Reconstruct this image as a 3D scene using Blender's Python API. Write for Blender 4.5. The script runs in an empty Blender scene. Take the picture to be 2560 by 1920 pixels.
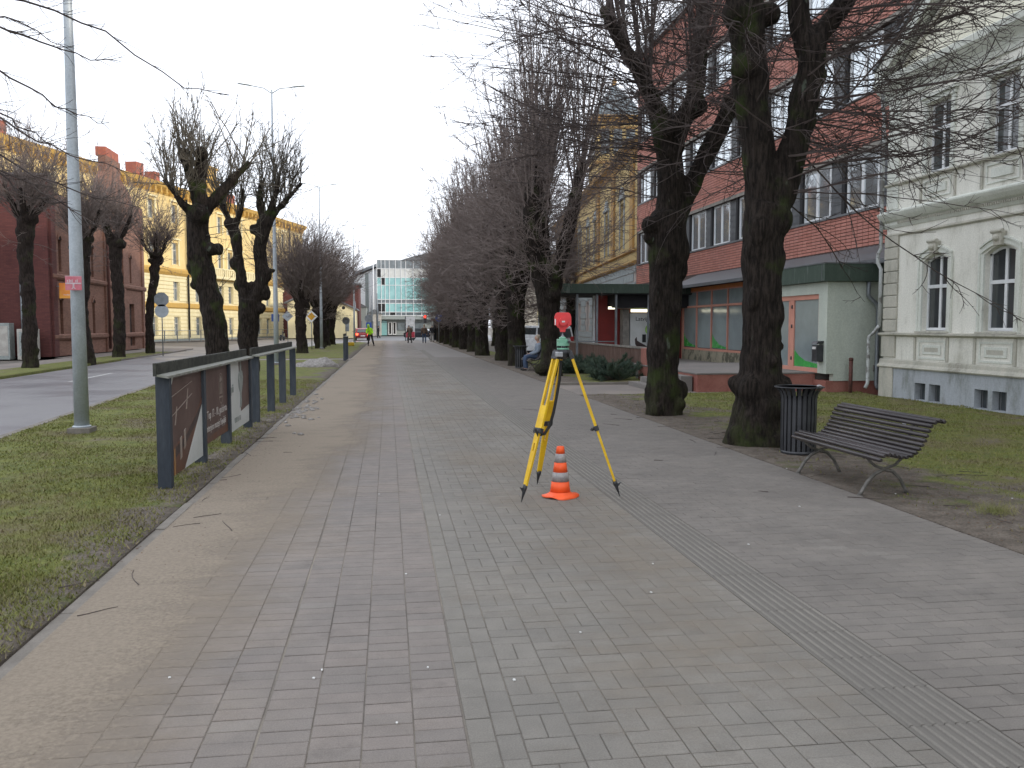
import bpy, bmesh, math, random
import numpy as np
from mathutils import Vector, Matrix, noise
S = bpy.context.scene
COL = S.collection
HAZE = 0.0
R = math.radians
PI = math.pi
# ------------------------------------------------------------ camera, sky, sun, exposure
cd = bpy.data.cameras.new('camera'); cam = bpy.data.objects.new('camera', cd); COL.objects.link(cam)
cam.location = (0, 0, 1.6)
cam.rotation_euler = (R(90 - 3.858), 0, R(-8.186))
cd.sensor_width = 36; cd.lens = 2150 / 2560 * 36; cd.clip_end = 3000; cd.clip_start = 0.05
S.camera = cam
W = bpy.data.worlds.new('World'); S.world = W; W.use_nodes = True
wt = W.node_tree; wt.nodes.clear()
SUN_EL, SUN_AZ = 14, 122      # low winter sun to the right behind the camera, azimuth clockwise from +Y
wo = wt.nodes.new('ShaderNodeOutputWorld'); bg = wt.nodes.new('ShaderNodeBackground')
sk = wt.nodes.new('ShaderNodeTexSky'); sk.sky_type = 'NISHITA'; sk.sun_disc = False
sk.sun_elevation = R(SUN_EL); sk.sun_rotation = R(SUN_AZ); sk.air_density = 1; sk.dust_density = 3
mx = wt.nodes.new('ShaderNodeMix'); mx.data_type = 'RGBA'; mx.inputs[0].default_value = .86
mx.inputs[7].default_value = (9.6, 10.0, 10.9, 1)          # the even pale cloud layer
wt.links.new(sk.outputs[0], mx.inputs[6]); wt.links.new(mx.outputs[2], bg.inputs[0])
bg.inputs[1].default_value = .155; wt.links.new(bg.outputs[0], wo.inputs[0])
sd = bpy.data.lights.new('sun', 'SUN'); sd.energy = 1.9; sd.angle = R(1.2); sd.color = (1, .9, .76)
sun = bpy.data.objects.new('sun', sd); COL.objects.link(sun)
_az = R(SUN_AZ); _el = R(SUN_EL)
_d = Vector((math.sin(_az) * math.cos(_el), math.cos(_az) * math.cos(_el), math.sin(_el)))
sun.rotation_euler = _d.to_track_quat('Z', 'Y').to_euler()
S.view_settings.view_transform = 'Standard'; S.view_settings.look = 'None'
S.view_settings.exposure = 0.17; S.view_settings.gamma = 1
try: S.view_settings.use_curve_mapping = False
except Exception: pass
S.render.engine = 'CYCLES'
S.cycles.max_bounces = 6; S.cycles.transparent_max_bounces = 6

# ------------------------------------------------------------ material helpers
def c4(c): return (c[0], c[1], c[2], 1)
class NT:
    def __init__(s, name):
        s.m = bpy.data.materials.new(name); s.m.use_nodes = True; s.t = s.m.node_tree; s.n = s.t.nodes
        s.b = s.n['Principled BSDF']; s.pos = None
    def new(s, t, **k):
        x = s.n.new(t)
        for a, v in k.items(): setattr(x, a, v)
        return x
    def lk(s, a, b): s.t.links.new(a, b)
    def P(s, scale=None):
        g = s.new('ShaderNodeNewGeometry').outputs['Position']
        if scale is None: return g
        v = s.new('ShaderNodeVectorMath', operation='MULTIPLY'); s.lk(g, v.inputs[0]); v.inputs[1].default_value = scale
        return v.outputs[0]
    def noise(s, vec, scale, detail=4, rough=.6):
        x = s.new('ShaderNodeTexNoise'); s.lk(vec, x.inputs['Vector']); x.inputs['Scale'].default_value = scale
        x.inputs['Detail'].default_value = detail; x.inputs['Roughness'].default_value = rough; return x.outputs[0]
    def ramp(s, f, a, b, lo=0., hi=1.):
        x = s.new('ShaderNodeMapRange'); s.lk(f, x.inputs[0]); x.inputs[1].default_value = a; x.inputs[2].default_value = b
        x.inputs[3].default_value = lo; x.inputs[4].default_value = hi; x.interpolation_type = 'SMOOTHSTEP'; return x.outputs[0]
    def math(s, op, a, b=None):
        x = s.new('ShaderNodeMath', operation=op)
        for i, v in enumerate((a, b)):
            if v is None: continue
            if isinstance(v, (int, float)): x.inputs[i].default_value = v
            else: s.lk(v, x.inputs[i])
        return x.outputs[0]
    def mix(s, f, a, b, blend='MIX'):
        x = s.new('ShaderNodeMix', data_type='RGBA', blend_type=blend)
        for i, v in ((0, f), (6, a), (7, b)):
            if isinstance(v, (int, float)): x.inputs[i].default_value = v
            elif isinstance(v, (tuple, list)): x.inputs[i].default_value = c4(v)
            else: s.lk(v, x.inputs[i])
        return x.outputs[2]
    def sep(s, v):
        x = s.new('ShaderNodeSeparateXYZ'); s.lk(v, x.inputs[0]); return x.outputs
    def col(s, c): s.lk(c, s.b.inputs['Base Color'])
    def bump(s, h, strength=.4, dist=.01):
        x = s.new('ShaderNodeBump'); s.lk(h, x.inputs['Height']); x.inputs['Strength'].default_value = strength
        x.inputs['Distance'].default_value = dist; s.lk(x.outputs[0], s.b.inputs['Normal'])
    def rough(s, v):
        if isinstance(v, (int, float)): s.b.inputs['Roughness'].default_value = v
        else: s.lk(v, s.b.inputs['Roughness'])
def plain(name, c, c2=None, rough=.75, metal=0, ns=3., lo=.35, hi=.65, bump=.25, bs=40., bd=.004, scale=(1, 1, 1), fine=.12):
    t = NT(name); P = t.P(scale)
    n = t.noise(P, ns, 6)
    cc = t.mix(t.ramp(n, lo, hi), c, c2 if c2 else tuple(x * .8 for x in c))
    f = t.noise(P, bs, 3)
    g = t.ramp(f, .25, .75, 1 - fine, 1 + fine)
    cb = t.new('ShaderNodeCombineXYZ')
    for i in range(3): t.lk(g, cb.inputs[i])
    t.col(t.mix(1., cc, cb.outputs[0], 'MULTIPLY'))
    t.rough(t.ramp(n, .2, .8, min(1, rough + .08), max(.03, rough - .08))); t.b.inputs['Metallic'].default_value = metal
    if bump: t.bump(f, bump, bd)
    return t.m
def emit(name, c, st):
    t = NT(name); t.b.inputs['Base Color'].default_value = c4(c); t.b.inputs['Emission Color'].default_value = c4(c)
    t.b.inputs['Emission Strength'].default_value = st; return t.m
def glassy(name, c, rough=.06, c2=None):
    t = NT(name); n = t.noise(t.P((1, 1, 1)), .8, 3)
    t.col(t.mix(t.ramp(n, .35, .65), c, c2 or tuple(x * 1.8 for x in c))); t.rough(rough)
    t.b.inputs['IOR'].default_value = 1.52; t.b.inputs['Specular IOR Level'].default_value = .8
    n2 = t.noise(t.P(), 1.3, 2); t.bump(n2, .05, .05); return t.m

# sand that has been strewn over the paving: more along the left border, patches elsewhere
def sand_mask(t):
    P = t.P(); X, Y, Z = t.sep(P)
    n1 = t.noise(P, .55, 5, .65); n2 = t.noise(P, 2.6, 5, .6); n3 = t.noise(P, 60, 2)
    left = t.ramp(X, -1.75, .1, 1., 0.)
    a = t.math('ADD', t.math('MULTIPLY', left, .62), t.math('MULTIPLY', n1, .9))
    a = t.math('ADD', a, t.math('MULTIPLY', n2, .30))
    a = t.math('SUBTRACT', a, t.ramp(X, 1.7, 2.7, 0., .22)); a = t.math('ADD', a, t.ramp(Y, 4, 14, 0., .12))
    m = t.ramp(a, .65, 1.15, 0.04, .6)
    g = t.ramp(n3, .3, .6, .55, 1.)
    return t.math('MULTIPLY', m, g)
SAND = (.262, .218, .170)
def paver_mat(name, a, b, var=.22, sand=1.):
    t = NT(name); P = t.P()
    rnd = t.new('ShaderNodeNewGeometry').outputs['Random Per Island']; obr = t.new('ShaderNodeObjectInfo').outputs['Random']
    r = t.math('FRACT', t.math('ADD', rnd, obr))
    base = t.mix(r, a, b); base = t.mix(t.ramp(r, .985, .99, 0, .22), base, (.27, .25, .22))
    base = t.mix(t.ramp(t.noise(P, 2.1, 4, .7), .60, .70, 0, .45), base, tuple(x * .62 for x in a))
    n = t.noise(P, 150, 3, .7); n2 = t.noise(P, 1.1, 5)
    v = t.math('MULTIPLY', t.ramp(n, .2, .8, 1 - var, 1 + var), t.ramp(n2, .3, .7, .86, 1.10))
    v = t.math('MULTIPLY', v, t.ramp(t.noise(P, 7, 4), .3, .7, .93, 1.06))
    cb = t.new('ShaderNodeCombineXYZ')
    for i in range(3): t.lk(v, cb.inputs[i])
    base = t.mix(1., base, cb.outputs[0], 'MULTIPLY')
    m = sand_mask(t)
    if sand != 1: m = t.math('MULTIPLY', m, sand)
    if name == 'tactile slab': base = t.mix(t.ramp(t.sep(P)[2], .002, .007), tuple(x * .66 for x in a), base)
    t.col(t.mix(m, base, SAND)); t.rough(t.ramp(n2, .3, .7, .72, .9))
    t.bump(n, .5, .003); return t.m
M = {}
M['pav_red'] = paver_mat('paver reddish', (.196, .170, .152), (.176, .157, .142))
M['pav_light'] = paver_mat('paver light', (.188, .175, .153), (.172, .160, .140))
M['pav_grey'] = paver_mat('paver grey', (.184, .171, .150), (.166, .155, .137))
M['pav_brown'] = paver_mat('paver brown grey', (.165, .149, .132), (.148, .135, .121))
M['tactile'] = paver_mat('tactile slab', (.196, .181, .158), (.176, .163, .143), sand=.4)
def sand_sheet():
    t = NT('strewn sand'); P = t.P(); X, Y, Z = t.sep(P)
    n1 = t.noise(t.P((1, .7, 1)), .8, 5, .6); n2 = t.noise(t.P((.6, 1.6, 1)), 3.2, 5, .65); f = t.noise(P, 38, 4, .75); ff = t.noise(P, 140, 2, .7)
    e = t.math('MULTIPLY', t.ramp(t.math('SUBTRACT', X, t.ramp(Y, 3, 16, 0, .75)), -1.78, -.35, 1., 0.), .60); mid = t.math('MULTIPLY', t.math('MULTIPLY', t.ramp(X, .3, 1., 0, 1), t.ramp(X, 1.7, 2.6, 1, 0)), .16)
    a = t.math('ADD', t.math('ADD', e, mid), t.math('ADD', t.math('MULTIPLY', n1, .8), t.math('MULTIPLY', n2, .5)))
    a = t.math('ADD', a, t.math('MULTIPLY', f, .35)); a = t.math('ADD', a, t.math('MULTIPLY', ff, .2))
    al = t.ramp(a, .92, 1.55, 0., .78)
    t.col(t.mix(t.ramp(f, .3, .7), (.245, .200, .152), (.32, .268, .205))); t.rough(.95); t.bump(f, .4, .01)
    t.lk(al, t.b.inputs['Alpha']); return t.m
M['sand'] = sand_sheet()
M['joint'] = plain('jointing sand', (.14, .125, .108), (.24, .21, .17), .95, ns=1.2, bs=120)
M['kerb'] = plain('kerb concrete', (.20, .18, .155), (.145, .13, .11), .9, ns=4, bs=90)
def far_paving():
    t = NT('distant paving'); P = t.P(); X, Y, Z = t.sep(P)
    base = t.mix(t.ramp(X, .2, .5), (.22, .19, .182), (.185, .175, .168))
    n = t.noise(P, 1.2, 5); base = t.mix(t.ramp(n, .35, .65, 0, .5), base, (.25, .225, .20))
    t.col(t.mix(sand_mask(t), base, SAND)); t.rough(.85); return t.m
M['pav_far'] = far_paving()
def soil_grass(name, side):
    t = NT(name); P = t.P(); X, Y, Z = t.sep(P)
    n1 = t.noise(P, .9, 6); n2 = t.noise(P, 5, 5); n3 = t.noise(P, 45, 4, .7)
    g = t.mix(t.ramp(n2, .35, .65), (.095, .115, .022), (.155, .165, .030))
    g = t.mix(t.ramp(n1, .45, .7), g, (.15, .125, .05))
    dirt = t.mix(t.ramp(n2, .3, .7), (.085, .068, .052), (.15, .125, .10))
    if side == 'R': a = t.ramp(X, 4.6, 7.0, 1.05, .12)
    else: a = t.ramp(X, -2.6, -1.85, .2, .95)
    a = t.math('ADD', a, t.ramp(n1, .3, .75, -.42, .5)); a = t.math('ADD', a, t.ramp(n2, .3, .7, -.12, .12))
    c = t.mix(t.ramp(a, .35, .75), g, dirt)
    v = t.ramp(n3, .25, .75, .55, 1.35); cb = t.new('ShaderNodeCombineXYZ')
    for i in range(3): t.lk(v, cb.inputs[i])
    t.col(t.mix(1., c, cb.outputs[0], 'MULTIPLY')); t.rough(.95); t.bump(n3, .8, .02); return t.m
M['lawnL'] = soil_grass('worn winter lawn left', 'L'); M['lawnR'] = soil_grass('worn winter lawn right', 'R')
def blade_mat(name):
    t = NT(name); P = t.P(); n1 = t.noise(P, .9, 6); n2 = t.noise(P, 6, 4)
    rnd = t.new('ShaderNodeNewGeometry').outputs['Random Per Island']
    g = t.mix(rnd, (.12, .135, .022), (.20, .205, .045)); g = t.mix(t.ramp(n1, .40, .66, 0, .9), g, (.19, .165, .075))
    g = t.mix(t.ramp(rnd, .86, .9), g, (.22, .18, .10))
    t.col(g); t.rough(.7); return t.m
M['twigR'] = plain('brown grey twigs', (.125, .098, .088), (.185, .150, .135), .85, ns=2, bump=0)
M['blade'] = blade_mat('grass blades')
M['leaf'] = plain('fallen leaves', (.14, .075, .04), (.085, .05, .032), .9, ns=20)
M['soil'] = plain('bare soil', (.095, .078, .062), (.14, .118, .092), .95, ns=2, bs=60, bump=.6, bd=.02)
def asphalt():
    t = NT('wet asphalt'); P = t.P(); n = t.noise(P, .35, 5); f = t.noise(P, 120, 2)
    t.col(t.mix(t.ramp(n, .35, .65), (.135, .128, .135), (.175, .168, .168))); t.rough(t.ramp(n, .38, .62, .38, .62)); t.bump(f, .3, .003)
    return t.m
M['asphalt'] = asphalt()
M['ground'] = plain('town ground', (.17, .145, .12), (.13, .12, .105), .85, ns=.3, bs=20)
M['paving_far_side'] = plain('far side pavement', (.22, .19, .165), (.17, .15, .135), .85, ns=.6, bs=30)
M['paint'] = plain('worn road paint', (.55, .55, .52), (.3, .3, .3), .6, ns=8)

# ------------------------------------------------------------ mesh builder
class MB:
    def __init__(s): s.v = []; s.f = []; s.mi = []; s.sm = []
    def add(s, vs, fs, mi=0, smooth=False):
        o = len(s.v); s.v.extend([tuple(p) for p in vs])
        for f in fs: s.f.append(tuple(i + o for i in f)); s.mi.append(mi); s.sm.append(smooth)
        return s
    def box(s, x0, x1, y0, y1, z0, z1, mi=0, xf=None):
        vs = [(x, y, z) for z in (z0, z1) for y in (y0, y1) for x in (x0, x1)]
        if xf is not None: vs = [tuple(xf @ Vector(p)) for p in vs]
        return s.add(vs, [(0, 2, 3, 1), (4, 5, 7, 6), (0, 1, 5, 4), (2, 6, 7, 3), (0, 4, 6, 2), (1, 3, 7, 5)], mi)
    def beam(s, a, b, w, h, up=(0, 0, 1), mi=0):
        a = Vector(a); b = Vector(b); d = (b - a); L = d.length; d.normalize(); u = Vector(up)
        x = d.cross(u)
        if x.length < 1e-4: x = d.cross(Vector((0, 1, 0)))
        x.normalize(); z = x.cross(d)
        m = Matrix((x, d, z)).transposed().to_4x4(); m.translation = a
        return s.box(-w / 2, w / 2, 0, L, -h / 2, h / 2, mi, m)
    def tube(s, pts, rs, n=8, mi=0, cap=True, smooth=True, flat=None):
        P = [Vector(p) for p in pts]; k = len(P)
        if isinstance(rs, (int, float)): rs = [rs] * k
        vs = []; ref = None
        for i, p in enumerate(P):
            d = (P[min(i + 1, k - 1)] - P[max(i - 1, 0)]).normalized()
            if ref is None:
                ref = Vector((0, 0, 1)) if abs(d.z) < .9 else Vector((0, 1, 0))
            x = d.cross(ref).normalized(); y = x.cross(d).normalized(); ref = y
            for j in range(n):
                a = 2 * PI * j / n; r = rs[i]
                vs.append(p + x * (math.cos(a) * r) + y * (math.sin(a) * r * (flat or 1)))
        fs = [(i * n + j, i * n + (j + 1) % n, (i + 1) * n + (j + 1) % n, (i + 1) * n + j) for i in range(k - 1) for j in range(n)]
        s.add(vs, fs, mi, smooth)
        if cap:
            o = len(s.v) - len(vs)
            s.f.append(tuple(o + j for j in reversed(range(n)))); s.mi.append(mi); s.sm.append(False)
            s.f.append(tuple(o + (k - 1) * n + j for j in range(n))); s.mi.append(mi); s.sm.append(False)
        return s
    def lathe(s, prof, n=24, c=(0, 0, 0), mi=0, smooth=True):
        vs = []; k = len(prof)
        for r, z in prof:
            for j in range(n):
                a = 2 * PI * j / n; vs.append((c[0] + r * math.cos(a), c[1] + r * math.sin(a), c[2] + z))
        fs = [(i * n + j, i * n + (j + 1) % n, (i + 1) * n + (j + 1) % n, (i + 1) * n + j) for i in range(k - 1) for j in range(n)]
        s.add(vs, fs, mi, smooth)
        o = len(s.v) - len(vs)
        if prof[0][0] > 1e-4: s.f.append(tuple(o + j for j in reversed(range(n)))); s.mi.append(mi); s.sm.append(False)
        if prof[-1][0] > 1e-4: s.f.append(tuple(o + (k - 1) * n + j for j in range(n))); s.mi.append(mi); s.sm.append(False)
        return s
    def prism(s, poly, fn, t0, t1, mi=0):   # poly of (a,b) extruded from t0 to t1, fn(a,b,t)->xyz
        n = len(poly); vs = [fn(a, b, t0) for a, b in poly] + [fn(a, b, t1) for a, b in poly]
        fs = [tuple(reversed(range(n))), tuple(range(n, 2 * n))] + [(i, (i + 1) % n, n + (i + 1) % n, n + i) for i in range(n)]
        return s.add(vs, fs, mi)
    def build(s, name, mat, parent=None, loc=None, bevel=0, local=True):
        me = bpy.data.meshes.new(name); me.from_pydata(s.v, [], s.f)
        ms = mat if isinstance(mat, (list, tuple)) else [mat]
        for m in ms: me.materials.append(M[m] if isinstance(m, str) else m)
        me.polygons.foreach_set('material_index', s.mi); me.polygons.foreach_set('use_smooth', s.sm)
        me.validate(); me.update()
        bm = bmesh.new(); bm.from_mesh(me); bmesh.ops.recalc_face_normals(bm, faces=bm.faces); bm.to_mesh(me); bm.free()
        o = bpy.data.objects.new(name, me); COL.objects.link(o)
        if parent is not None: o.parent = parent
        if loc is not None: o.location = loc
        if bevel:
            b = o.modifiers.new('bevel', 'BEVEL'); b.width = bevel; b.segments = 2; b.limit_method = 'ANGLE'
        return o
def XZ(a, b, t): return (a, t, b)
def YZ(a, b, t): return (t, a, b)
def XY(a, b, t): return (a, b, t)
def thing(name, label, cat, loc=(0, 0, 0), rz=0, group=None):
    o = bpy.data.objects.new(name, None); COL.objects.link(o); o.location = loc; o.rotation_euler = (0, 0, rz)
    o.empty_display_size = .2
    o['label'] = label; o['category'] = cat
    if group: o['group'] = group
    return o
def tag(o, label, cat, group=None):
    o['label'] = label; o['category'] = cat
    if group: o['group'] = group
    return o
def struct(o): o['kind'] = 'structure'; return o
def stuff(o, label=None, cat=None):
    o['kind'] = 'stuff'
    if label: o['label'] = label
    if cat: o['category'] = cat
    return o
def dup(o, parent=None, loc=None, rz=None, label=None):
    c = o.copy(); COL.objects.link(c)
    if parent is not None: c.parent = parent
    if loc is not None: c.location = loc
    if rz is not None: c.rotation_euler = (0, 0, rz)
    if label: c['label'] = label
    for ch in KIDS.get(o.name, list(o.children)): dup(ch, c)
    return c
KIDS = {}
def text_mesh(txt, size, name, mat, parent, mtx, extrude=.001, align='LEFT'):
    c = bpy.data.curves.new(name, 'FONT'); c.body = txt; c.size = size; c.extrude = extrude; c.align_x = align; c.resolution_u = 2
    o = bpy.data.objects.new(name, c); COL.objects.link(o)
    me = bpy.data.meshes.new_from_object(o.evaluated_get(bpy.context.evaluated_depsgraph_get()))
    bpy.data.objects.remove(o); me.transform(mtx); me.materials.clear(); me.materials.append(M[mat])
    q = bpy.data.objects.new(name, me); COL.objects.link(q); q.parent = parent; return q

# ------------------------------------------------------------ blobs (trunks, bodies): voxel-merged tubes
def blob(name, limbs, knobs, voxel, mat, parent, rough=0., seed=0, sides=14, bark=False, smooth=2):
    mb = MB()
    for pts, rs in limbs:
        if len(pts) > 2:   # resample smoothly
            P = [Vector(p) for p in pts]; Q = []; r2 = []
            for i in range(len(P) - 1):
                p0 = P[max(i - 1, 0)]; p1 = P[i]; p2 = P[i + 1]; p3 = P[min(i + 2, len(P) - 1)]
                for q in range(4):
                    t = q / 4
                    Q.append(.5 * ((2 * p1) + (p2 - p0) * t + (2 * p0 - 5 * p1 + 4 * p2 - p3) * t * t + (3 * p1 - p0 - 3 * p2 + p3) * t ** 3))
                    r2.append(rs[i] * (1 - t) + rs[i + 1] * t)
            Q.append(P[-1]); r2.append(rs[-1])
        else: Q, r2 = pts, rs
        mb.tube(Q, r2, sides)
    for c, r in knobs:
        sc = r if isinstance(r, (tuple, list)) else (r, r, r)
        prof = [(math.sin(PI * i / 8), -math.cos(PI * i / 8)) for i in range(9)]
        b2 = MB().lathe(prof, 14)
        mb.add([(c[0] + p[0] * sc[0], c[1] + p[1] * sc[1], c[2] + p[2] * sc[2]) for p in b2.v], b2.f, 0, True)
    o = mb.build(name + '_src', mat)
    m = o.modifiers.new('r', 'REMESH'); m.mode = 'VOXEL'; m.voxel_size = voxel; m.use_smooth_shade = True
    if smooth:
        sm = o.modifiers.new('s', 'SMOOTH'); sm.factor = .5; sm.iterations = smooth
    dg = bpy.context.evaluated_depsgraph_get(); dg.update()
    me = bpy.data.meshes.new_from_object(o.evaluated_get(dg)); old = o.data
    bpy.data.objects.remove(o); bpy.data.meshes.remove(old)
    me.name = name; me.materials.clear(); me.materials.append(M[mat] if isinstance(mat, str) else mat)
    n = len(me.vertices)
    if rough > 0:
        co = np.empty(n * 3, 'f'); me.vertices.foreach_get('co', co); nr = np.empty(n * 3, 'f')
        me.vertices.foreach_get('normal', nr); co = co.reshape(-1, 3); nr = nr.reshape(-1, 3)
        off = seed * 7.13; d = np.empty(n, 'f'); N = noise.noise
        for i in range(n):
            x, y, z = co[i]
            v = 1.0 * N((x * 2.6 + off, y * 2.6, z * 2.2)) + .55 * N((x * 6, y * 6 + off, z * 4)) + .3 * N((x * 13, y * 13 + off, z * 9))
            if bark: v += -.42 * abs(N((x * 15 + off, y * 15, z * 2.6))) + .14
            d[i] = v
        co += nr * d[:, None] * rough
        me.vertices.foreach_set('co', co.ravel()); me.update()
    me.polygons.foreach_set('use_smooth', [True] * len(me.polygons))
    q = bpy.data.objects.new(name, me); COL.objects.link(q); q.parent = parent; return q

# ------------------------------------------------------------ vectorised twigs
def grow(st, d, L, nseg, curl, up, rng):
    N = len(st); P = np.empty((N, nseg + 1, 3)); P[:, 0] = st; d = d / np.linalg.norm(d, axis=1, keepdims=True)
    bias = rng.normal(0, 1, (N, 3)) * curl * .5
    for i in range(nseg):
        d = d + rng.normal(0, 1, (N, 3)) * curl + bias; d[:, 2] += up
        d /= np.linalg.norm(d, axis=1, keepdims=True)
        P[:, i + 1] = P[:, i] + d * (L / nseg)[:, None]
    return P
def kids(P, L, per, ang, lr, rng, t0=.2, upb=0.):
    N, k, _ = P.shape; idx = np.repeat(np.arange(N), per); t = rng.uniform(t0, .98, len(idx)) * (k - 1)
    i = np.minimum(t.astype(int), k - 2); f = (t - i)[:, None]
    st = P[idx, i] * (1 - f) + P[idx, i + 1] * f; ax = P[idx, i + 1] - P[idx, i]
    ax /= np.linalg.norm(ax, axis=1, keepdims=True)
    r = rng.normal(0, 1, ax.shape); r -= (r * ax).sum(1, keepdims=True) * ax; r /= np.linalg.norm(r, axis=1, keepdims=True)
    a = rng.normal(ang, .2, len(idx))[:, None]; d = ax * np.cos(a) + r * np.sin(a); d[:, 2] += upb
    l = L[idx] * lr * rng.uniform(.45, 1.15, len(idx)) * (1.15 - t / (k - 1) * .75)
    return st, d, l
def tubes(batches):
    V = []; F = []; o = 0
    for P, r0, r1, n in batches:
        N, k, _ = P.shape
        D = np.empty_like(P); D[:, 1:-1] = P[:, 2:] - P[:, :-2]; D[:, 0] = P[:, 1] - P[:, 0]; D[:, -1] = P[:, -1] - P[:, -2]
        D /= np.linalg.norm(D, axis=2, keepdims=True) + 1e-9
        ref = np.array([.31, .22, .92]) if True else 0
        X = np.cross(D, ref); X /= np.linalg.norm(X, axis=2, keepdims=True) + 1e-9; Y = np.cross(X, D)
        t = np.linspace(0, 1, k)[None, :, None, None]
        r0 = np.asarray(r0, float) * np.ones(N); r1 = np.asarray(r1, float) * np.ones(N)
        rr = r0[:, None, None, None] * (1 - t) + r1[:, None, None, None] * t
        a = (2 * PI * np.arange(n) / n)[None, None, :, None]
        v = P[:, :, None, :] + rr * (np.cos(a) * X[:, :, None, :] + np.sin(a) * Y[:, :, None, :])
        V.append(v.reshape(-1, 3))
        b = (np.arange(N) * k * n)[:, None, None] + (np.arange(k - 1) * n)[None, :, None]; j = np.arange(n)[None, None, :]; j2 = (j + 1) % n
        q = np.stack([b + j, b + j2, b + n + j2, b + n + j], -1).reshape(-1, 4) + o
        F.append(q); o += N * k * n
    return np.concatenate(V), np.concatenate(F)
def fast_mesh(name, V, F, mat, parent=None, smooth=False):
    me = bpy.data.meshes.new(name); k = F.shape[1]
    me.vertices.add(len(V)); me.vertices.foreach_set('co', V.astype('f').ravel())
    me.loops.add(F.size); me.loops.foreach_set('vertex_index', F.astype('i').ravel())
    me.polygons.add(len(F)); me.polygons.foreach_set('loop_start', np.arange(len(F), dtype='i') * k)
    try: me.polygons.foreach_set('loop_total', np.full(len(F), k, 'i'))
    except Exception: pass
    me.update(calc_edges=True); me.validate()
    me.polygons.foreach_set('use_smooth', [smooth] * len(me.polygons))
    me.materials.append(M[mat]); o = bpy.data.objects.new(name, me); COL.objects.link(o)
    if parent is not None: o.parent = parent
    return o

def bark_mat(name, a, b, moss, lichen):
    t = NT(name); P = t.P(); n = t.noise(t.P((1, 1, .16)), 26, 5, .7); n2 = t.noise(P, 1.6, 5); n3 = t.noise(t.P((1, 1, .3)), 6, 4)
    c = t.mix(t.ramp(n, .35, .7), a, b)
    c = t.mix(t.ramp(n2, .52, .68, 0, moss), c, (.035, .05, .012))
    X, Y, Z = t.sep(P); low = t.ramp(Z, 0, .9, .5, 0.)
    c = t.mix(t.math('MULTIPLY', low, t.ramp(n3, .4, .6)), c, (.05, .055, .022))
    c = t.mix(t.ramp(n3, .66, .72, 0, lichen), c, (.12, .145, .11))
    t.col(c); t.rough(.95); t.b.inputs['Specular IOR Level'].default_value = .2; t.bump(n, 1., .05); return t.m
M['bark'] = bark_mat('linden bark', (.008, .006, .005), (.041, .032, .026), .75, .6)
M['bark2'] = bark_mat('linden bark dry', (.012, .009, .008), (.042, .031, .026), .35, .2)
M['twig'] = plain('twigs', (.040, .028, .026), (.072, .054, .048), .8, ns=2, bump=0)
M['twigG'] = plain('greenish twigs', (.072, .062, .045), (.10, .088, .07), .8, ns=2, bump=0)
# ============================================================ SETTING: ground, road, lawns, footpath
def sheet(name, mat, poly, z, thick=.0):
    mb = MB(); n = len(poly)
    if thick: mb.prism(poly, XY, z - thick, z)
    else: mb.add([(x, y, z) for x, y in poly], [tuple(range(n))])
    return struct(mb.build(name, mat))
sheet('ground', 'ground', [(-1200, -1200), (1200, -1200), (1200, 1200), (-1200, 1200)], -.16)
# road: near edge drifts left, then the street bends right in front of the glass building
RN = [(-4.6, -30), (-4.9, 0), (-5.6, 13.3), (-5.95, 18.2), (-6.5, 26.4), (-7.2, 45), (-6.7, 62), (-5.9, 76), (-2.2, 90), (6, 97), (30, 101)]
RF = [(36, 118), (-8, 118), (-14, 150), (-18, 150), (-14.8, 100), (-13.6, 59), (-12.3, 29.4), (-11, 0), (-10.5, -30)]
sheet('road', 'asphalt', RN + RF, -.11, .04)
sheet('side_road', 'asphalt', [(-13.75, 62), (-13.95, 72), (-24, 84), (-40, 86), (-60, 70), (-60, 64), (-38, 76), (-24, 74)], -.114, .03)
for a, b in (((-8.6, 4), (-8.8, 9)), ((-9.0, 16), (-9.3, 21)), ((-9.7, 28), (-9.95, 33)), ((-10.2, 40), (-10.3, 45)), ((-10.3, 52), (-10.2, 57))):
    mb = MB(); mb.add([(a[0] - .06, a[1], -.106), (a[0] + .06, a[1], -.106), (b[0] + .06, b[1], -.106), (b[0] - .06, b[1], -.106)], [(0, 1, 2, 3)])
    struct(mb.build('lane_marking', 'paint'))
sheet('square', 'asphalt', [(-1.5, 97.5), (40, 103), (40, 160), (-30, 160), (-16, 118)], -.13)
sheet('far_pavement', 'paving_far_side', [(-16.5, 0), (-16.5, 47), (-17.3, 48), (-17.3, 64), (-22, 68), (-22, 70), (-14.2, 66), (-13.3, 52), (-12.95, 36), (-12.2, 14), (-11.9, 0)], -.05, .1)
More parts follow.
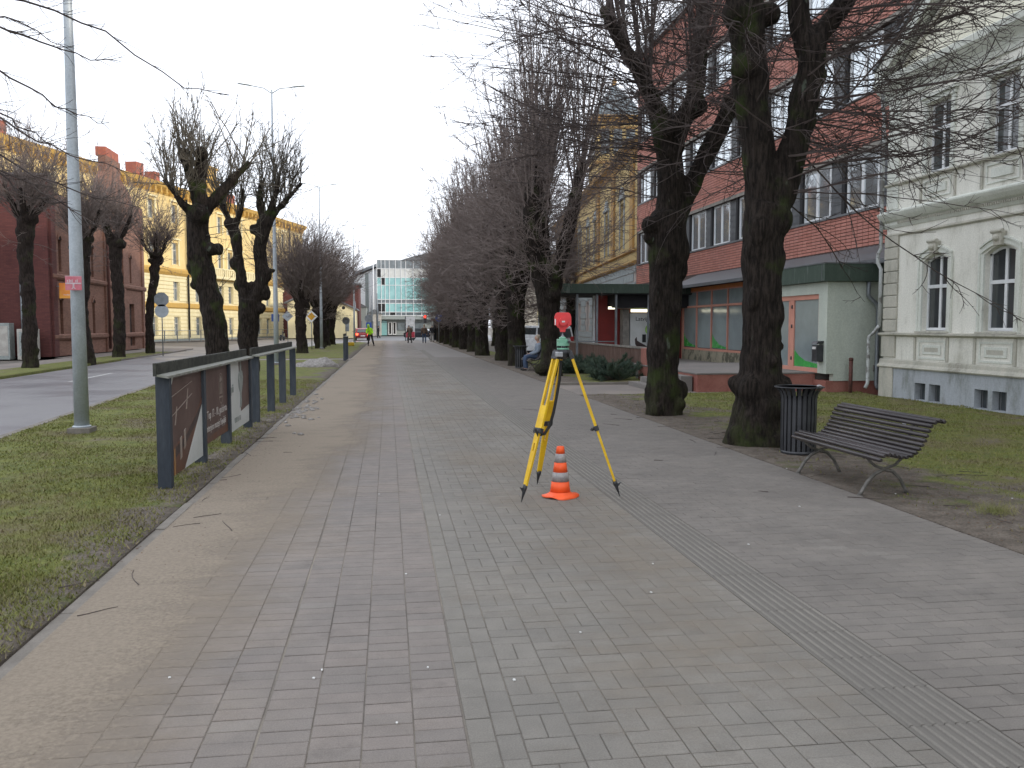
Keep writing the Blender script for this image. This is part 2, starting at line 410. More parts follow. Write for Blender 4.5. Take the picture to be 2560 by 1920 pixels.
# verge of the far side
def terrain(name, mat, x0f, x1f, y0, y1, ny, nx, amp, base, fr=1.2, extra=None):
    V = []; F = []
    for j in range(ny + 1):
        y = y0 + (y1 - y0) * j / ny
        a, b = x0f(y), x1f(y)
        for i in range(nx + 1):
            x = a + (b - a) * i / nx; e = min(1, min(i, nx - i) / max(1, nx * .06))
            z = base + amp * (noise.noise((x * fr, y * fr, 3)) + .5 * noise.noise((x * fr * 3.1, y * fr * 3.1, 9)) + .4) * e - .0 * (1 - e)
            if extra: z += extra(x, y)
            V.append((x, y, z))
    for j in range(ny):
        for i in range(nx):
            k = j * (nx + 1) + i; F.append((k, k + 1, k + nx + 2, k + nx + 1))
    # skirt so the lawn has thickness at its borders
    mb = MB(); mb.add(V, F, 0, True)
    W_ = nx + 1
    for ring in ([j * W_ for j in range(ny + 1)], [j * W_ + nx for j in range(ny + 1)], list(range(W_)), [ny * W_ + i for i in range(W_)]):
        o = len(mb.v); mb.v += [(V[i][0], V[i][1], -.15) for i in ring]
        for q in range(len(ring) - 1):
            mb.f.append((ring[q], ring[q + 1], o + q + 1, o + q)); mb.mi.append(0); mb.sm.append(False)
    return mb.build(name, mat)
def piece(P):   # piecewise-linear x(y)
    def f(y):
        for (a, b), (c, d) in zip(P, P[1:]):
            if b <= y <= d: return a + (c - a) * (y - b) / (d - b)
        return P[-1][0] if y > P[-1][1] else P[0][0]
    return f
nearX = piece(RN)
lawnL = terrain('lawn', 'lawnL', lambda y: nearX(y) + .16, lambda y: -1.83, -6, 41.2, 260, 24, .022, .012)
struct(lawnL)
struct(terrain('lawn', 'lawnL', lambda y: nearX(y) + .16, lambda y: min(-1.83, nearX(y) + 6), 43.4, 86, 80, 14, .03, .0))
sheet('crossing_path', 'paving_far_side', [(-7.3, 41.2), (-1.83, 41.2), (-1.83, 43.4), (-7.3, 43.4)], -.004, .1)
struct(terrain('far_verge', 'lawnL', lambda y: piece(RF[::-1])(y) - 1.6 - .4, lambda y: piece(RF[::-1])(y) - .16, 2, 58, 50, 5, .03, -.045))
lawnR = terrain('lawn', 'lawnR', lambda y: 4.42, lambda y: 11.28, -6, 19.6, 160, 44, .03, -.004); struct(lawnR)
sheet('side_path', 'paving_far_side', [(4.42, 19.7), (13, 19.7), (13, 22.9), (4.42, 22.9)], -.006, .1)
struct(terrain('planting_bed', 'lawnR', lambda y: 4.42, lambda y: 12.75, 23.05, 43.4, 60, 20, .04, 0))
struct(terrain('lawn', 'lawnR', lambda y: 4.42, lambda y: 6.5, 43.4, 96, 60, 6, .04, 0))
mb = MB(); mb.box(4.42, 7.3, 22.9, 23.05, -.1, .06); struct(mb.build('bed_kerb', 'kerb'))
# kerb stones of the road
kp = struct(MB().build('road_kerb', 'kerb'))
kerb_stone_mesh = None; kn = 0
ys = -4.
while ys < 62:
    x0, x1 = nearX(ys), nearX(ys + 1); a = math.atan2(-(x1 - x0), 1.)
    if kerb_stone_mesh is None:
        o = MB().box(-.0, .14, 0.004, .992, -.15, .012).build('kerb_stone', 'kerb', kp); kerb_stone_mesh = o.data
    else: o = bpy.data.objects.new('kerb_stone', kerb_stone_mesh); COL.objects.link(o); o.parent = kp
    o.location = (x0, ys, 0); o.rotation_euler = (0, 0, a); ys += 1
# ---- footpath: joint bed, then every paver a piece of its own
PX0, PX1 = -1.73, 4.40
fp = struct(MB().box(PX0 - .1, PX1, -3, 96, -.2, -.0055).build('footpath', 'joint'))
random.seed(5)
bricks = []   # x0,x1,y0,y1,zone
def zone_bricks(y0, y1):
    n0 = int(round(y0 / .1)); n1 = int(round(y1 / .1))
    for r in range(n0, n1):
        y = r * .1
        # reddish zone: 0.2 columns of transverse bricks, the joints of neighbouring columns shifted
        x = PX0; c = 0
        while x < .20:
            bricks.append((x, x + .2, y + (.03 if c % 2 else 0), y + .1 + (.03 if c % 2 else 0), 'pav_red')); x += .2012; c += 1; x += .007 if c == 6 else 0
        if r % 2 == 0:
            bricks.append((.295, .401, y, y + .2, 'pav_light')); bricks.append((.403, .503, y + .05, y + .25, 'pav_grey'))
        # basket weave
        for c in range(7):
            bx = .505 + c * .2025; ph = (r // 2 + c) % 2
            if ph: bricks.append((bx, bx + .201, y, y + .1, 'pav_grey'))
            elif r % 2 == 0:
                bricks.append((bx, bx + .1, y, y + .2, 'pav_grey')); bricks.append((bx + .101, bx + .201, y, y + .2, 'pav_grey'))
        bx = .505 + 7 * .2025
        bricks.append((bx, 2.03, y, y + .1, 'pav_grey'))
        x = 2.385 + (.1 if r % 2 else 0)
        if r % 2: bricks.append((2.385, 2.485, y, y + .1, 'pav_brown'))
        while x < 4.4 - .01:
            bricks.append((x, min(x + .2, 4.4), y, y + .1, 'pav_brown')); x += .2
zone_bricks(-1.4, 44)
def vis(b):
    x = (b[0] + b[1]) / 2; y = (b[2] + b[3]) / 2
    if y < 2.2: return False
    a = math.atan2(x, y) - R(8.19); d = math.hypot(x, y)
    if abs(a) > R(31.5): return False
    dep = d * math.cos(a); return 1.6 / dep < math.tan(R(3.86 + 24.3))
bricks.sort(key=lambda b: (0 if vis(b) else 1, math.hypot((b[0] + b[1]) / 2, (b[2] + b[3]) / 2)))
meshes = {}; G = .0016; CH = .003
def brick_geo(lx, ly, z0, z1, cx=0, cy=0, ch=True):
    hx, hy = lx / 2 - G, ly / 2 - .0023; c = CH if ch else 0
    lo = [(cx - hx, cy - hy), (cx + hx, cy - hy), (cx + hx, cy + hy), (cx - hx, cy + hy)]
    hi = [(cx - hx + c, cy - hy + c * 1.4), (cx + hx - c, cy - hy + c * 1.4), (cx + hx - c, cy + hy - c * 1.4), (cx - hx + c, cy + hy - c * 1.4)]
    if ch:
        v = [(x, y, z0) for x, y in lo] + [(x, y, z1 - .0025) for x, y in lo] + [(x, y, z1) for x, y in hi]
        f = [(0, 1, 5, 4), (1, 2, 6, 5), (2, 3, 7, 6), (3, 0, 4, 7), (4, 5, 9, 8), (5, 6, 10, 9), (6, 7, 11, 10), (7, 4, 8, 11), (8, 9, 10, 11)]
    else:
        v = [(x, y, z0) for x, y in lo] + [(x, y, z1) for x, y in lo]; f = [(0, 1, 5, 4), (1, 2, 6, 5), (2, 3, 7, 6), (3, 0, 4, 7), (4, 5, 6, 7)]
    return v, f
rest = {}
for k, b in enumerate(bricks):
    lx, ly = b[1] - b[0], b[3] - b[2]; cx, cy = (b[0] + b[1]) / 2, (b[2] + b[3]) / 2
    dz = random.uniform(-.0016, .0012) + .0028 * noise.noise((cx * .8, cy * .8, 0))
    if k < 300:
        key = (round(lx, 3), round(ly, 3), b[4])
        if key not in meshes:
            v, f = brick_geo(lx, ly, -.03, 0); o = MB().add(v, f).build('paver', b[4], fp); meshes[key] = o.data
        else: o = bpy.data.objects.new('paver', meshes[key]); COL.objects.link(o); o.parent = fp
        o.location = (cx, cy, dz); o.rotation_euler = (random.uniform(-.004, .004), random.uniform(-.004, .004), random.uniform(-.006, .006))
    else: rest.setdefault(b[4], []).append((lx, ly, cx, cy, dz))
for zn, L in rest.items():
    V = []; F = []
    for lx, ly, cx, cy, dz in L:
        v, f = brick_geo(lx, ly, -.012, dz, cx, cy, True); o = len(V); V += v; F += [tuple(i + o for i in q) for q in f]
    o = fast_mesh('paving', np.array(V), np.array(F), zn, fp); stuff(o)
# tactile strip of ribbed slabs
def slab_geo(cy, z0=-.03, z1=.001):
    V = []; F = []
    v, f = brick_geo(.347, .3545, z0, z1, 0, cy); V += v; F += f
    for i in range(7):
        x = -.150 + i * .05; o = len(V); a = .011
        V += [(x - a, cy - .173, z1), (x + a, cy - .173, z1), (x + a, cy + .173, z1), (x - a, cy + .173, z1), (x - a * .6, cy - .172, z1 + .007), (x + a * .6, cy - .172, z1 + .007), (x + a * .6, cy + .172, z1 + .007), (x - a * .6, cy + .172, z1 + .007)]
        F += [tuple(o + q for q in t) for t in ((0, 1, 5, 4), (1, 2, 6, 5), (2, 3, 7, 6), (3, 0, 4, 7), (4, 5, 6, 7))]
    return V, F
v, f = slab_geo(0); sm_ = MB().add(v, f); sl = None; V = []; F = []; o0 = 0
for k in range(0, 170):
    cy = -1.3 + k * .35
    if cy < 16:
        if sl is None: sl = sm_.build('tactile_slab', 'tactile', fp); o = sl
        else: o = bpy.data.objects.new('tactile_slab', sl.data); COL.objects.link(o); o.parent = fp
        o.location = (2.207, cy, random.uniform(-.001, .001)); o.rotation_euler = (random.uniform(-.0015, .0015), 0, random.uniform(-.002, .002))
    else:
        v, f = slab_geo(cy); oo = len(V); V += [(x + 2.207, y, z) for x, y, z in v]; F += [tuple(i + oo for i in q) for q in f]
stuff(fast_mesh('tactile_paving', np.array(V), np.array(F), 'tactile', fp))
o = MB().box(PX0, PX1, 44.1, 96, -.02, 0).build('distant_paving', 'pav_far', fp)
o = MB().add([(PX0 - .02, -1, .0045), (2.02, -1, .0045), (2.02, 96, .0045), (PX0 - .02, 96, .0045)], [(0, 1, 2, 3)]).build('sand_dusting', 'sand', fp); stuff(o)
# border kerb between lawn and path
km = None
for k in range(-2, 42):
    if km is None: o = MB().box(-.04, .04, -.498, .498, -.1, .006).build('kerb_stone', 'kerb', fp, bevel=.006); km = o
    else: o = bpy.data.objects.new('kerb_stone', km.data); COL.objects.link(o); o.parent = fp; bb = o.modifiers.new('bevel', 'BEVEL'); bb.width = .006; bb.segments = 2
    o.location = (-1.785 + .006 * math.sin(k * 1.7), k + .5, random.uniform(-.006, .008)); o.rotation_euler = (0, 0, random.uniform(-.006, .006))
# grass blades
def blades(name, n, fx, y0, y1, dens, zf, seed, h=(.010, .030)):
    rng = np.random.default_rng(seed); u = rng.uniform(0, 1, n)
    y = y0 + (y1 - y0) * u ** 1.6; a = np.array([fx(v)[0] for v in y]); b = np.array([fx(v)[1] for v in y]); x = a + (b - a) * rng.uniform(0, 1, n)
    keep = np.array([rng.uniform() < dens(p, q) for p, q in zip(x, y)]); x = x[keep]; y = y[keep]; n = len(x)
    z = np.array([zf(p, q) for p, q in zip(x, y)]); an = rng.uniform(0, 2 * PI, n); hh = rng.uniform(h[0], h[1], n); w = rng.uniform(.002, .0045, n) * (1 + y / 9)
    ln = rng.uniform(0, 2 * PI, n); le = hh * rng.uniform(.3, 1.3, n)
    V = np.empty((n, 3, 3)); V[:, 0] = np.stack([x - np.cos(an) * w, y - np.sin(an) * w, z - .005], 1); V[:, 1] = np.stack([x + np.cos(an) * w, y + np.sin(an) * w, z - .005], 1)
    V[:, 2] = np.stack([x + np.cos(ln) * le, y + np.sin(ln) * le, z + hh], 1)
    o = fast_mesh(name, V.reshape(-1, 3), np.arange(3 * n).reshape(-1, 3), 'blade'); stuff(o); return o
def zL(x, y): return .012 + .022 * (noise.noise((x * 1.2, y * 1.2, 3)) + .5 * noise.noise((x * 3.72, y * 3.72, 9)) + .4)
def zR(x, y): return -.004 + .03 * (noise.noise((x * 1.2, y * 1.2, 3)) + .5 * noise.noise((x * 3.72, y * 3.72, 9)) + .4)
g = blades('grass', 190000, lambda y: (max(nearX(y) + .15, -.45 * y - .5), -1.82), 3., 26, lambda x, y: min(1, .55 + .9 * noise.noise((x * 1.1, y * 1.1, 5))) * (1 if x < -2.3 else max(0.1, (-1.75 - x) / .55)), zL, 1)
tag(g, 'short winter grass of the lawn left of the paved footpath', 'grass')
g = blades('grass', 130000, lambda y: (4.6, 11.2), 5.5, 19.6, lambda x, y: (.75 + .8 * noise.noise((x * .9, y * .9, 15))) * min(1, max(.03, (x - 5.4) / 1.6)), zR, 2)
tag(g, 'short mossy grass in front of the white villa and behind the bench', 'grass')
# fallen leaves and twigs
def litter(name, n, pts, seed, mat='leaf', sz=(.005, .016)):
    rng = random.Random(seed); V = []; F = []
    for i in range(n):
        x, y, z = pts(rng); s = rng.uniform(*sz); a = rng.uniform(0, 6.28); c, d = math.cos(a), math.sin(a); o = len(V); w = s * rng.uniform(.4, .8)
        V += [(x - c * s, y - d * s, z + .002), (x + d * w, y - c * w, z + rng.uniform(.002, .007)), (x + c * s, y + d * s, z + .003), (x - d * w, y + c * w, z + rng.uniform(.002, .007))]
        F += [(o, o + 1, o + 2), (o, o + 2, o + 3)]
    o = fast_mesh(name, np.array(V), np.array(F), mat); stuff(o); return o
o = litter('leaf_litter', 1500, lambda r: (lambda x, y: (x, y, zL(x, y) if x < -1.83 else .001))(-1.9 + r.gauss(0, .22) + (.35 * r.random() if r.random() < .3 else 0), 5.5 + 24 * r.random() ** 1.1), 3)
tag(o, 'brown leaf crumbs along the left border of the footpath', 'fallen leaves')
o = litter('leaf_litter', 4200, lambda r: (lambda x, y: (x, y, zR(x, y) + .004 if x > 4.42 else .001))(4.9 + abs(r.gauss(0, .75)) - .55 * r.random(), 4.5 + 15 * r.random()), 4)
tag(o, 'brown leaf crumbs on the bare earth under the row of trees', 'fallen leaves')
rng = np.random.default_rng(8)
n = 85; st = np.stack([np.where(rng.uniform(size=n) < .35, rng.normal(-1.75, .25, n), rng.normal(5.0, .7, n)), rng.uniform(4.5, 19, n), np.full(n, .02)], 1)
st[:, 2] = [zR(p[0], p[1]) + .015 if p[0] > 4.4 else .03 if p[0] < -1.8 else .006 for p in st]
d = rng.normal(0, 1, (n, 3)); d[:, 2] *= .02; L = rng.uniform(.08, .4, n)
P = grow(st, d, L, 4, .12, 0, rng); P[:, :, 2] = st[:, None, 2]
V, F = tubes([(P, .004, .002, 4)])
o = fast_mesh('fallen_twigs', V, F, 'twig'); stuff(o); tag(o, 'thin broken twigs scattered along both borders of the footpath', 'twigs')
M['gum'] = plain('pale grit', (.62, .62, .6), (.5, .5, .48), .7)
pb = None; spots = [(.02, 3.4), (-.35, 3.9), (-.32, 3.99), (.55, 3.75), (.17, 3.95), (.98, 4.3), (1.55, 4.9), (1.75, 5.5), (2.6, 5.9), (.42, 7.2), (.1, 5.5), (-.1, 8.2), (3.6, 7.1), (-1.0, 4.0)]
for i, (x, y) in enumerate(spots):
    if pb is None:
        pb = blob('pebble', [([(-.006, 0, 0), (.006, .002, 0)], [.009, .008])], [((0, .005, 0), .008)], .003, 'gum', None); o = pb
        tag(pb, 'small whitish pebble or gum speck lying on the paving', 'pebble', 'whitish specks on the paving')
    else: o = dup(pb)
    o.location = (x, y, .003); o.scale = (random.uniform(.6, 1.3), random.uniform(.6, 1.2), .5)
for x, y in ((4.72, 7.42), (4.35, 8.9), (5.6, 7.0)):
    o = dup(pb); o.location = (x, y, zR(x, y) + .012); o['label'] = 'small whitish crumb lying on the bare earth beside the bench'; o['group'] = 'whitish crumbs near the bench'

# ============================================================ BENCH
M['slat'] = plain('dark varnished slats', (.022, .018, .019), (.048, .040, .040), .3, ns=9, bump=.3, bs=60, scale=(1, .12, 1))
M['iron'] = plain('weathered cast iron', (.10, .095, .085), (.17, .16, .145), .6, metal=.3, ns=14, bs=90, bump=.4)
M['white'] = plain('white plastic', (.7, .7, .7), (.62, .62, .6), .5)
PROF = [(0, .38), (.033, .418), (.083, .432), (.128, .424), (.17, .411), (.213, .402), (.258, .403), (.306, .415), (.348, .440), (.380, .474), (.408, .512), (.432, .551), (.452, .594), (.470, .640), (.492, .684), (.529, .716), (.575, .733), (.620, .722)]
def bench(label, loc, L, rz=0, detail=True, group=None):
    t = thing('bench', label, 'bench', loc, rz, group)
    for i, (x, z) in enumerate(PROF):
        mb = MB().tube([(x, 0, z), (x, .02, z), (x, L / 2, z - .002), (x, L - .02, z), (x, L, z)], [.014, .021, .021, .021, .014], 10 if detail else 6)
        mb.build('slat', 'slat', t)
    for y in (.3, L - .2):
        mb = MB(); w = .5
        mb.tube([(-.03, y, .0), (.0, y, .05), (.05, y, .13), (.12, y, .20), (.21, y, .243), (.30, y, .225), (.38, y, .15), (.43, y, .06), (.455, y, .0)], [.022, .018, .017, .017, .019, .017, .017, .018, .022], 8)
        mb.tube([(.02, y, .385), (.06, y, .33), (.12, y, .28), (.21, y, .25), (.32, y, .28), (.385, y, .34), (.40, y, .42)], [.014] * 7, 8)
        mb.tube([(x - (.0 if i < 7 else -.022), y, z - (.024 if i < 7 else 0)) for i, (x, z) in enumerate(PROF[:-1])] + [(.60, y, .70)], [.015] * len(PROF), 8)
        mb.tube([(.545, y, .70), (.53, y, .675), (.545, y, .655), (.565, y, .665), (.575, y, .70)], [.010] * 5, 6)
        mb.lathe([(.035, 0), (.035, .008), (.02, .02)], 10, (-.03, y, -.012)); mb.lathe([(.035, 0), (.035, .008), (.02, .02)], 10, (.455, y, -.012))
        mb.build('cast_iron_leg', 'iron', t)
    if detail:
        MB().box(.487, .495, .40, .455, .655, .672).build('sticker', 'white', t)
    return t
bench('dark slatted park bench with cast iron legs beside the near litter bin', (4.43, 7.2, 0), 1.74)
b2 = bench('distant slatted bench with a seated person under the avenue trees', (4.86, 29.6, .01), 1.7, detail=False)

# ============================================================ LITTER BINS
M['black_metal'] = plain('black painted steel', (.022, .023, .027), (.04, .042, .047), .42, ns=6, bs=70, bump=.2)
M['liner'] = plain('dark bin liner', (.012, .012, .013), None, .8)
def litter_bin(label, loc, n=22):
    t = thing('litter_bin', label, 'litter bin', loc)
    for i in range(n):
        a = 2 * PI * i / n; w = .020; pr = [(.213, .03), (.215, .68), (.222, .73), (.245, .78), (.288, .825)]
        mb = MB(); vs = []
        for r, z in pr:
            for dr, dw in ((0, -w), (0, w), (-.006, w), (-.006, -w)):
                rr = r + dr; vs.append((rr * math.cos(a) - dw * math.sin(a), rr * math.sin(a) + dw * math.cos(a), z))
        fs = [(0, 1, 2, 3), (16, 17, 18, 19)]
        for k in range(4):
            for j in range(4): fs.append((k * 4 + j, k * 4 + (j + 1) % 4, k * 4 + 4 + (j + 1) % 4, k * 4 + 4 + j))
        mb.add(vs, fs).build('slat', 'black_metal', t)
    mb = MB()
    V = [(.292 + .012 * math.cos(b), .832 + .009 * math.sin(b)) for b in [2 * PI * k / 8 for k in range(8)]] + [(.304, .832)]
    mb.lathe(V, 40); mb.build('rim', 'black_metal', t)
    MB().lathe([(.0, .01), (.198, .01), (.198, .70), (.19, .70), (.19, .05), (0, .05)], 28).build('liner', 'liner', t)
    MB().lathe([(.12, -.02), (.216, .0), (.216, .035), (.205, .035)], 28).build('base_ring', 'black_metal', t)
    return t
litter_bin('black slatted litter bin with flared rim between the park bench and the big tree', (5.09, 10.12, .01))
litter_bin('small distant black litter bin on the verge next to the bench under the trees', (4.98, 32.3, .01), 16)
M['rag'] = plain('crumpled foil', (.35, .35, .36), (.2, .2, .2), .3, metal=.4)
o = blob('crumpled_wrapper', [([(-.03, 0, 0), (.0, .01, .006), (.035, 0, 0)], [.012, .018, .008])], [], .006, 'rag', None, rough=.01)
o.location = (5.28, 9.98, .853); tag(o, 'crumpled shiny wrapper lying on the rim of the near litter bin', 'wrapper')

# ============================================================ SURVEY TRIPOD
M['yellow'] = plain('yellow lacquer', (.78, .50, .012), (.66, .40, .01), .42, ns=9, bs=80, bump=.1, fine=.06)
M['steel_dark'] = plain('dark die-cast', (.035, .037, .04), (.06, .06, .065), .45, metal=.4, ns=20)
M['alu'] = plain('bare aluminium', (.45, .46, .48), (.3, .31, .33), .35, metal=.8, ns=20)
M['mint'] = plain('mint green enamel', (.20, .42, .29), (.16, .36, .25), .4, fine=.04, bump=.05)
M['red_pl'] = plain('coral red plastic', (.72, .055, .055), (.62, .045, .05), .42, fine=.05, bump=.05)
M['strap'] = plain('black webbing', (.02, .02, .02), None, .9)
M['prism'] = glassy('prism glass', (.06, .05, .05), .02)
H0 = Vector((1.615, 7.90, 1.345))
tp = thing('tripod', 'yellow survey tripod with dark spiked feet standing on the paving over the traffic cone', 'tripod', tuple(Vector((H0.x, H0.y, 0))))
def rel(p): return Vector(p) - Vector((H0.x, H0.y, 0))
mb = MB()
mb.prism([(.085 * math.cos(R(a)), .085 * math.sin(R(a))) for a in (-75, -45, -15, 45, 75, 105, 165, 195, 225)], XY, 1.345, 1.378)
mb.lathe([(.03, 1.29), (.055, 1.31), (.06, 1.345)], 16)
mb.build('tripod_head', 'steel_dark', tp, bevel=.003)
feet = [('A', (1.185, 7.64)), ('B', (1.475, 8.48)), ('C', (2.145, 7.78))]
for nm, (fx, fy) in feet:
    foot = rel((fx, fy, 0.0)); hd = Vector((foot.x, foot.y, 0)).normalized()
    top = hd * .075 + Vector((0, 0, 1.345)); ax = (foot - top).normalized(); Lg = (foot - top).length
    side = hd.cross(Vector((0, 0, 1))).normalized()
    def at(t, s=0, o=0): return top + ax * t + side * s + ax.cross(side).normalized() * o
    nb = ax.cross(side).normalized()
    # hinge block
    MB().beam(at(-.02), at(.055), .085, .04, nb).build('hinge', 'steel_dark', tp, bevel=.003)
    # fork: two rails, joined lower down by a plate
    tc = .70 * 1.345 / 1.345
    for s_ in (-1, 1):
        MB().beam(at(.05, s_ * .030), at(.735, s_ * .034), .020, .026, nb).build('rail', 'yellow', tp, bevel=.003)
    MB().beam(at(.50), at(.735), .048, .020, nb).build('rail_plate', 'yellow', tp, bevel=.002)
    MB().beam(at(.715), at(.765), .098, .044, nb).build('clamp', 'steel_dark', tp, bevel=.005)
    kb = MB().tube([at(.74, 0, .02), at(.74, 0, .05)], .016, 10); kb.tube([at(.74, -.02, .052), at(.74, .02, .052)], .008, 8)
    kb.build('clamp_knob', 'red_pl' if nm == 'A' else 'steel_dark', tp)
    # lower leg: flat board with a slot
    lo = MB(); e = Lg - .155; w = .030; th = .011
    for a, b, s0, s1 in ((.66, .86, -w, w), (.86, .93, -w, -.007), (.86, .93, .007, w), (.93, e, -w, w)):
        vs = []
        for tt, ww in ((a, 1), (b, 1 if b < e else .72)):
            for s_ in (s0 * ww, s1 * ww):
                for o_ in (-th, th): vs.append(at(tt, s_, o_))
        lo.add(vs, [(0, 1, 3, 2), (4, 6, 7, 5), (0, 2, 6, 4), (1, 5, 7, 3), (0, 4, 5, 1), (2, 3, 7, 6)])
    lo.build('lower_leg', 'yellow', tp, bevel=.002)
    sp = MB().tube([at(e - .01), at(e + .03), at(e + .045), at(Lg)], [.021, .022, .018, .002], 10)
    p0 = at(e + .035); out = hd
    sp.add([p0 - side * .012, p0 + side * .012, p0 + out * .055 + Vector((0, 0, .028)) - side * .006, p0 + out * .055 + Vector((0, 0, .028)) + side * .006, p0 + out * .01 - Vector((0, 0, .035)) - side * .01, p0 + out * .01 - Vector((0, 0, .035)) + side * .01],
           [(0, 1, 3, 2), (2, 3, 5, 4), (0, 2, 4), (1, 5, 3), (0, 4, 5, 1)])
    sp.build('foot_spike', 'steel_dark', tp)
# alloy name bracket on the head
MB().box(-.088, -.018, -.112, -.070, 1.315, 1.362).build('head_bracket', 'alu', tp, bevel=.006)
a = rel((1.39, 7.70, .70)); pts = [(-.02, -.02, 1.28), (-.035, -.03, 1.1), (-.07, -.06, .93), (-.10, -.08, .80), (-.14, -.11, .68), (-.20, -.16, .61), (-.265, -.185, .60), (-.29, -.19, .66)]
MB().tube(pts, [.014] * len(pts), 6, flat=.35).build('carry_strap', 'strap', tp)
# tribrach + prism target (screwed to the tripod but lifted away)
tg = thing('prism_target', 'coral red surveying prism target on a mint green tribrach, on top of the tripod', 'survey target', (H0.x, H0.y, 1.378))
mb = MB(); mb.prism([(.062 * math.cos(R(a)), .062 * math.sin(R(a))) for a in (-80, -40, -20, 40, 80, 100, 140, 200, 220, 260)], XY, 0.002, .018); mb.build('tribrach_plate', 'mint', tg, bevel=.003)
for k in range(3):
    a = R(30 + 120 * k); MB().lathe([(.014, .018), (.018, .022), (.018, .036), (.012, .04)], 12, (.043 * math.cos(a), .043 * math.sin(a), 0)).build('foot_screw', 'steel_dark', tg)
mb = MB(); mb.prism([(.064 * math.cos(R(a)), .064 * math.sin(R(a))) for a in (-80, -40, -20, 40, 80, 100, 140, 200, 220, 260)], XY, .036, .070)
mb.prism([(-.050, -.045), (.034, -.045), (.050, -.02), (.050, .04), (-.05, .04)], XY, .070, .100); mb.prism([(-.030, -.03), (.02, -.03), (.02, .03), (-.03, .03)], XY, .100, .116); mb.lathe([(.030, .100), (.028, .118), (.018, .122)], 20)
mb.build('tribrach_body', 'mint', tg, bevel=.003)
mb = MB(); mb.tube([(.05, -.03, .07), (.05, -.062, .075)], .012, 12); mb.build('clamp_screw', 'steel_dark', tg)
MB().lathe([(.016, .120), (.016, .130), (.0065, .132), (.0065, .178)], 14).build('rod', 'alu', tg)
MB().prism([(-.022, .165), (.022, .165), (.028, .19), (.03, .20), (-.03, .20), (-.028, .19)], XZ, -.012, .012).build('yoke_base', 'red_pl', tg, bevel=.003)
mb = MB().tube([(-.046, -.012, .255), (-.046, -.012, .215), (-.03, -.012, .20), (.03, -.012, .20), (.046, -.012, .215), (.046, -.012, .255)], .006, 8); mb.build('yoke', 'red_pl', tg)
def rrect(x0, x1, z0, z1, r, n=5, cb=None):
    P = []
    for cx, cz, a0, rr in ((x1 - r, z1 - r, 0, r), (x0 + r, z1 - r, 90, r), (x0 + (cb or r), z0 + (cb or r), 180, cb or r), (x1 - (cb or r), z0 + (cb or r), 270, cb or r)):
        for k in range(n + 1):
            a = R(a0 + 90 * k / n); P.append((cx + rr * math.cos(a), cz + rr * math.sin(a)))
    return P
pan = [(.070, .225), (.083, .235), (.082, .30), (.072, .337), (.055, .348), (-.050, .348), (-.067, .337), (-.078, .31), (-.079, .232), (-.055, .222), (-.048, .205), (.048, .205)]
MB().prism(pan, XZ, 0.0, .006).build('target_plate', 'red_pl', tg, bevel=.002)
MB().tube([(0, .002, .262), (0, -.034, .262)], [.036, .040], 24).build('prism_housing', 'red_pl', tg, bevel=.002)
MB().tube([(0, -.0345, .262), (0, -.036, .262)], .031, 24).build('prism_glass', 'red_pl', tg)
MB().box(-.015, .013, -.0385, -.0362, .256, .270).build('prism_label', 'white', tg)
MB().box(-.076, -.066, -.002, 0, .232, .288).build('reflector_strip', 'white', tg)

# ============================================================ TRAFFIC CONE
M['cone_orange'] = plain('fluorescent orange rubber', (.95, .115, .02), (.85, .10, .02), .5, ns=10, fine=.05, bump=.15)
M['cone_grey'] = plain('scuffed reflective band', (.34, .32, .31), (.25, .23, .225), .4, ns=30, bs=120, fine=.25)
cn = thing('traffic_cone', 'orange traffic cone with two grey reflective bands under the tripod', 'traffic cone', (1.585, 7.84, 0))
def rc(z): return .096 + (.034 - .096) * (z - .05) / (.43)
zs = [.052, .151, .238, .33, .411, .478]
mb = MB(); n = 40; prof = [(.160, .004), (.163, .012), (.125, .026), (.102, .042), (rc(.052), .052)]
vs = []
for r, z in prof:
    for j in range(n):
        a = 2 * PI * j / n; q = 1 + (.10 * max(0, math.cos(4 * a)) + .02 * math.sin(3 * a + 1)) * min(1, (r - .09) / .06) if r > .09 else 1
        zz = z + (.010 * (math.sin(2 * a + .6) + .6 * math.sin(5 * a)) if r > .14 else 0); vs.append((r * q * math.cos(a), r * q * math.sin(a), max(.002, zz)))
fs = [(i * n + j, i * n + (j + 1) % n, (i + 1) * n + (j + 1) % n, (i + 1) * n + j) for i in range(len(prof) - 1) for j in range(n)]
mb.add(vs, fs, 0, True); mb.build('cone_base', 'cone_orange', cn)
for i in range(5):
    z0, z1 = zs[i], zs[i + 1]; e = .0012 if i % 2 else 0
    mb = MB()
    if i < 4: mb.lathe([(rc(z0) + e, z0), (rc(z1) + e, z1)], 36)
    else: mb.lathe([(rc(z0), z0), (rc(z1), z1 - .004), (rc(z1) - .006, z1), (.018, z1 + .001), (.017, z1 - .03)], 36)
    mb.build('cone_band' if i % 2 == 0 else 'reflective_band', 'cone_orange' if i % 2 == 0 else 'cone_grey', cn)

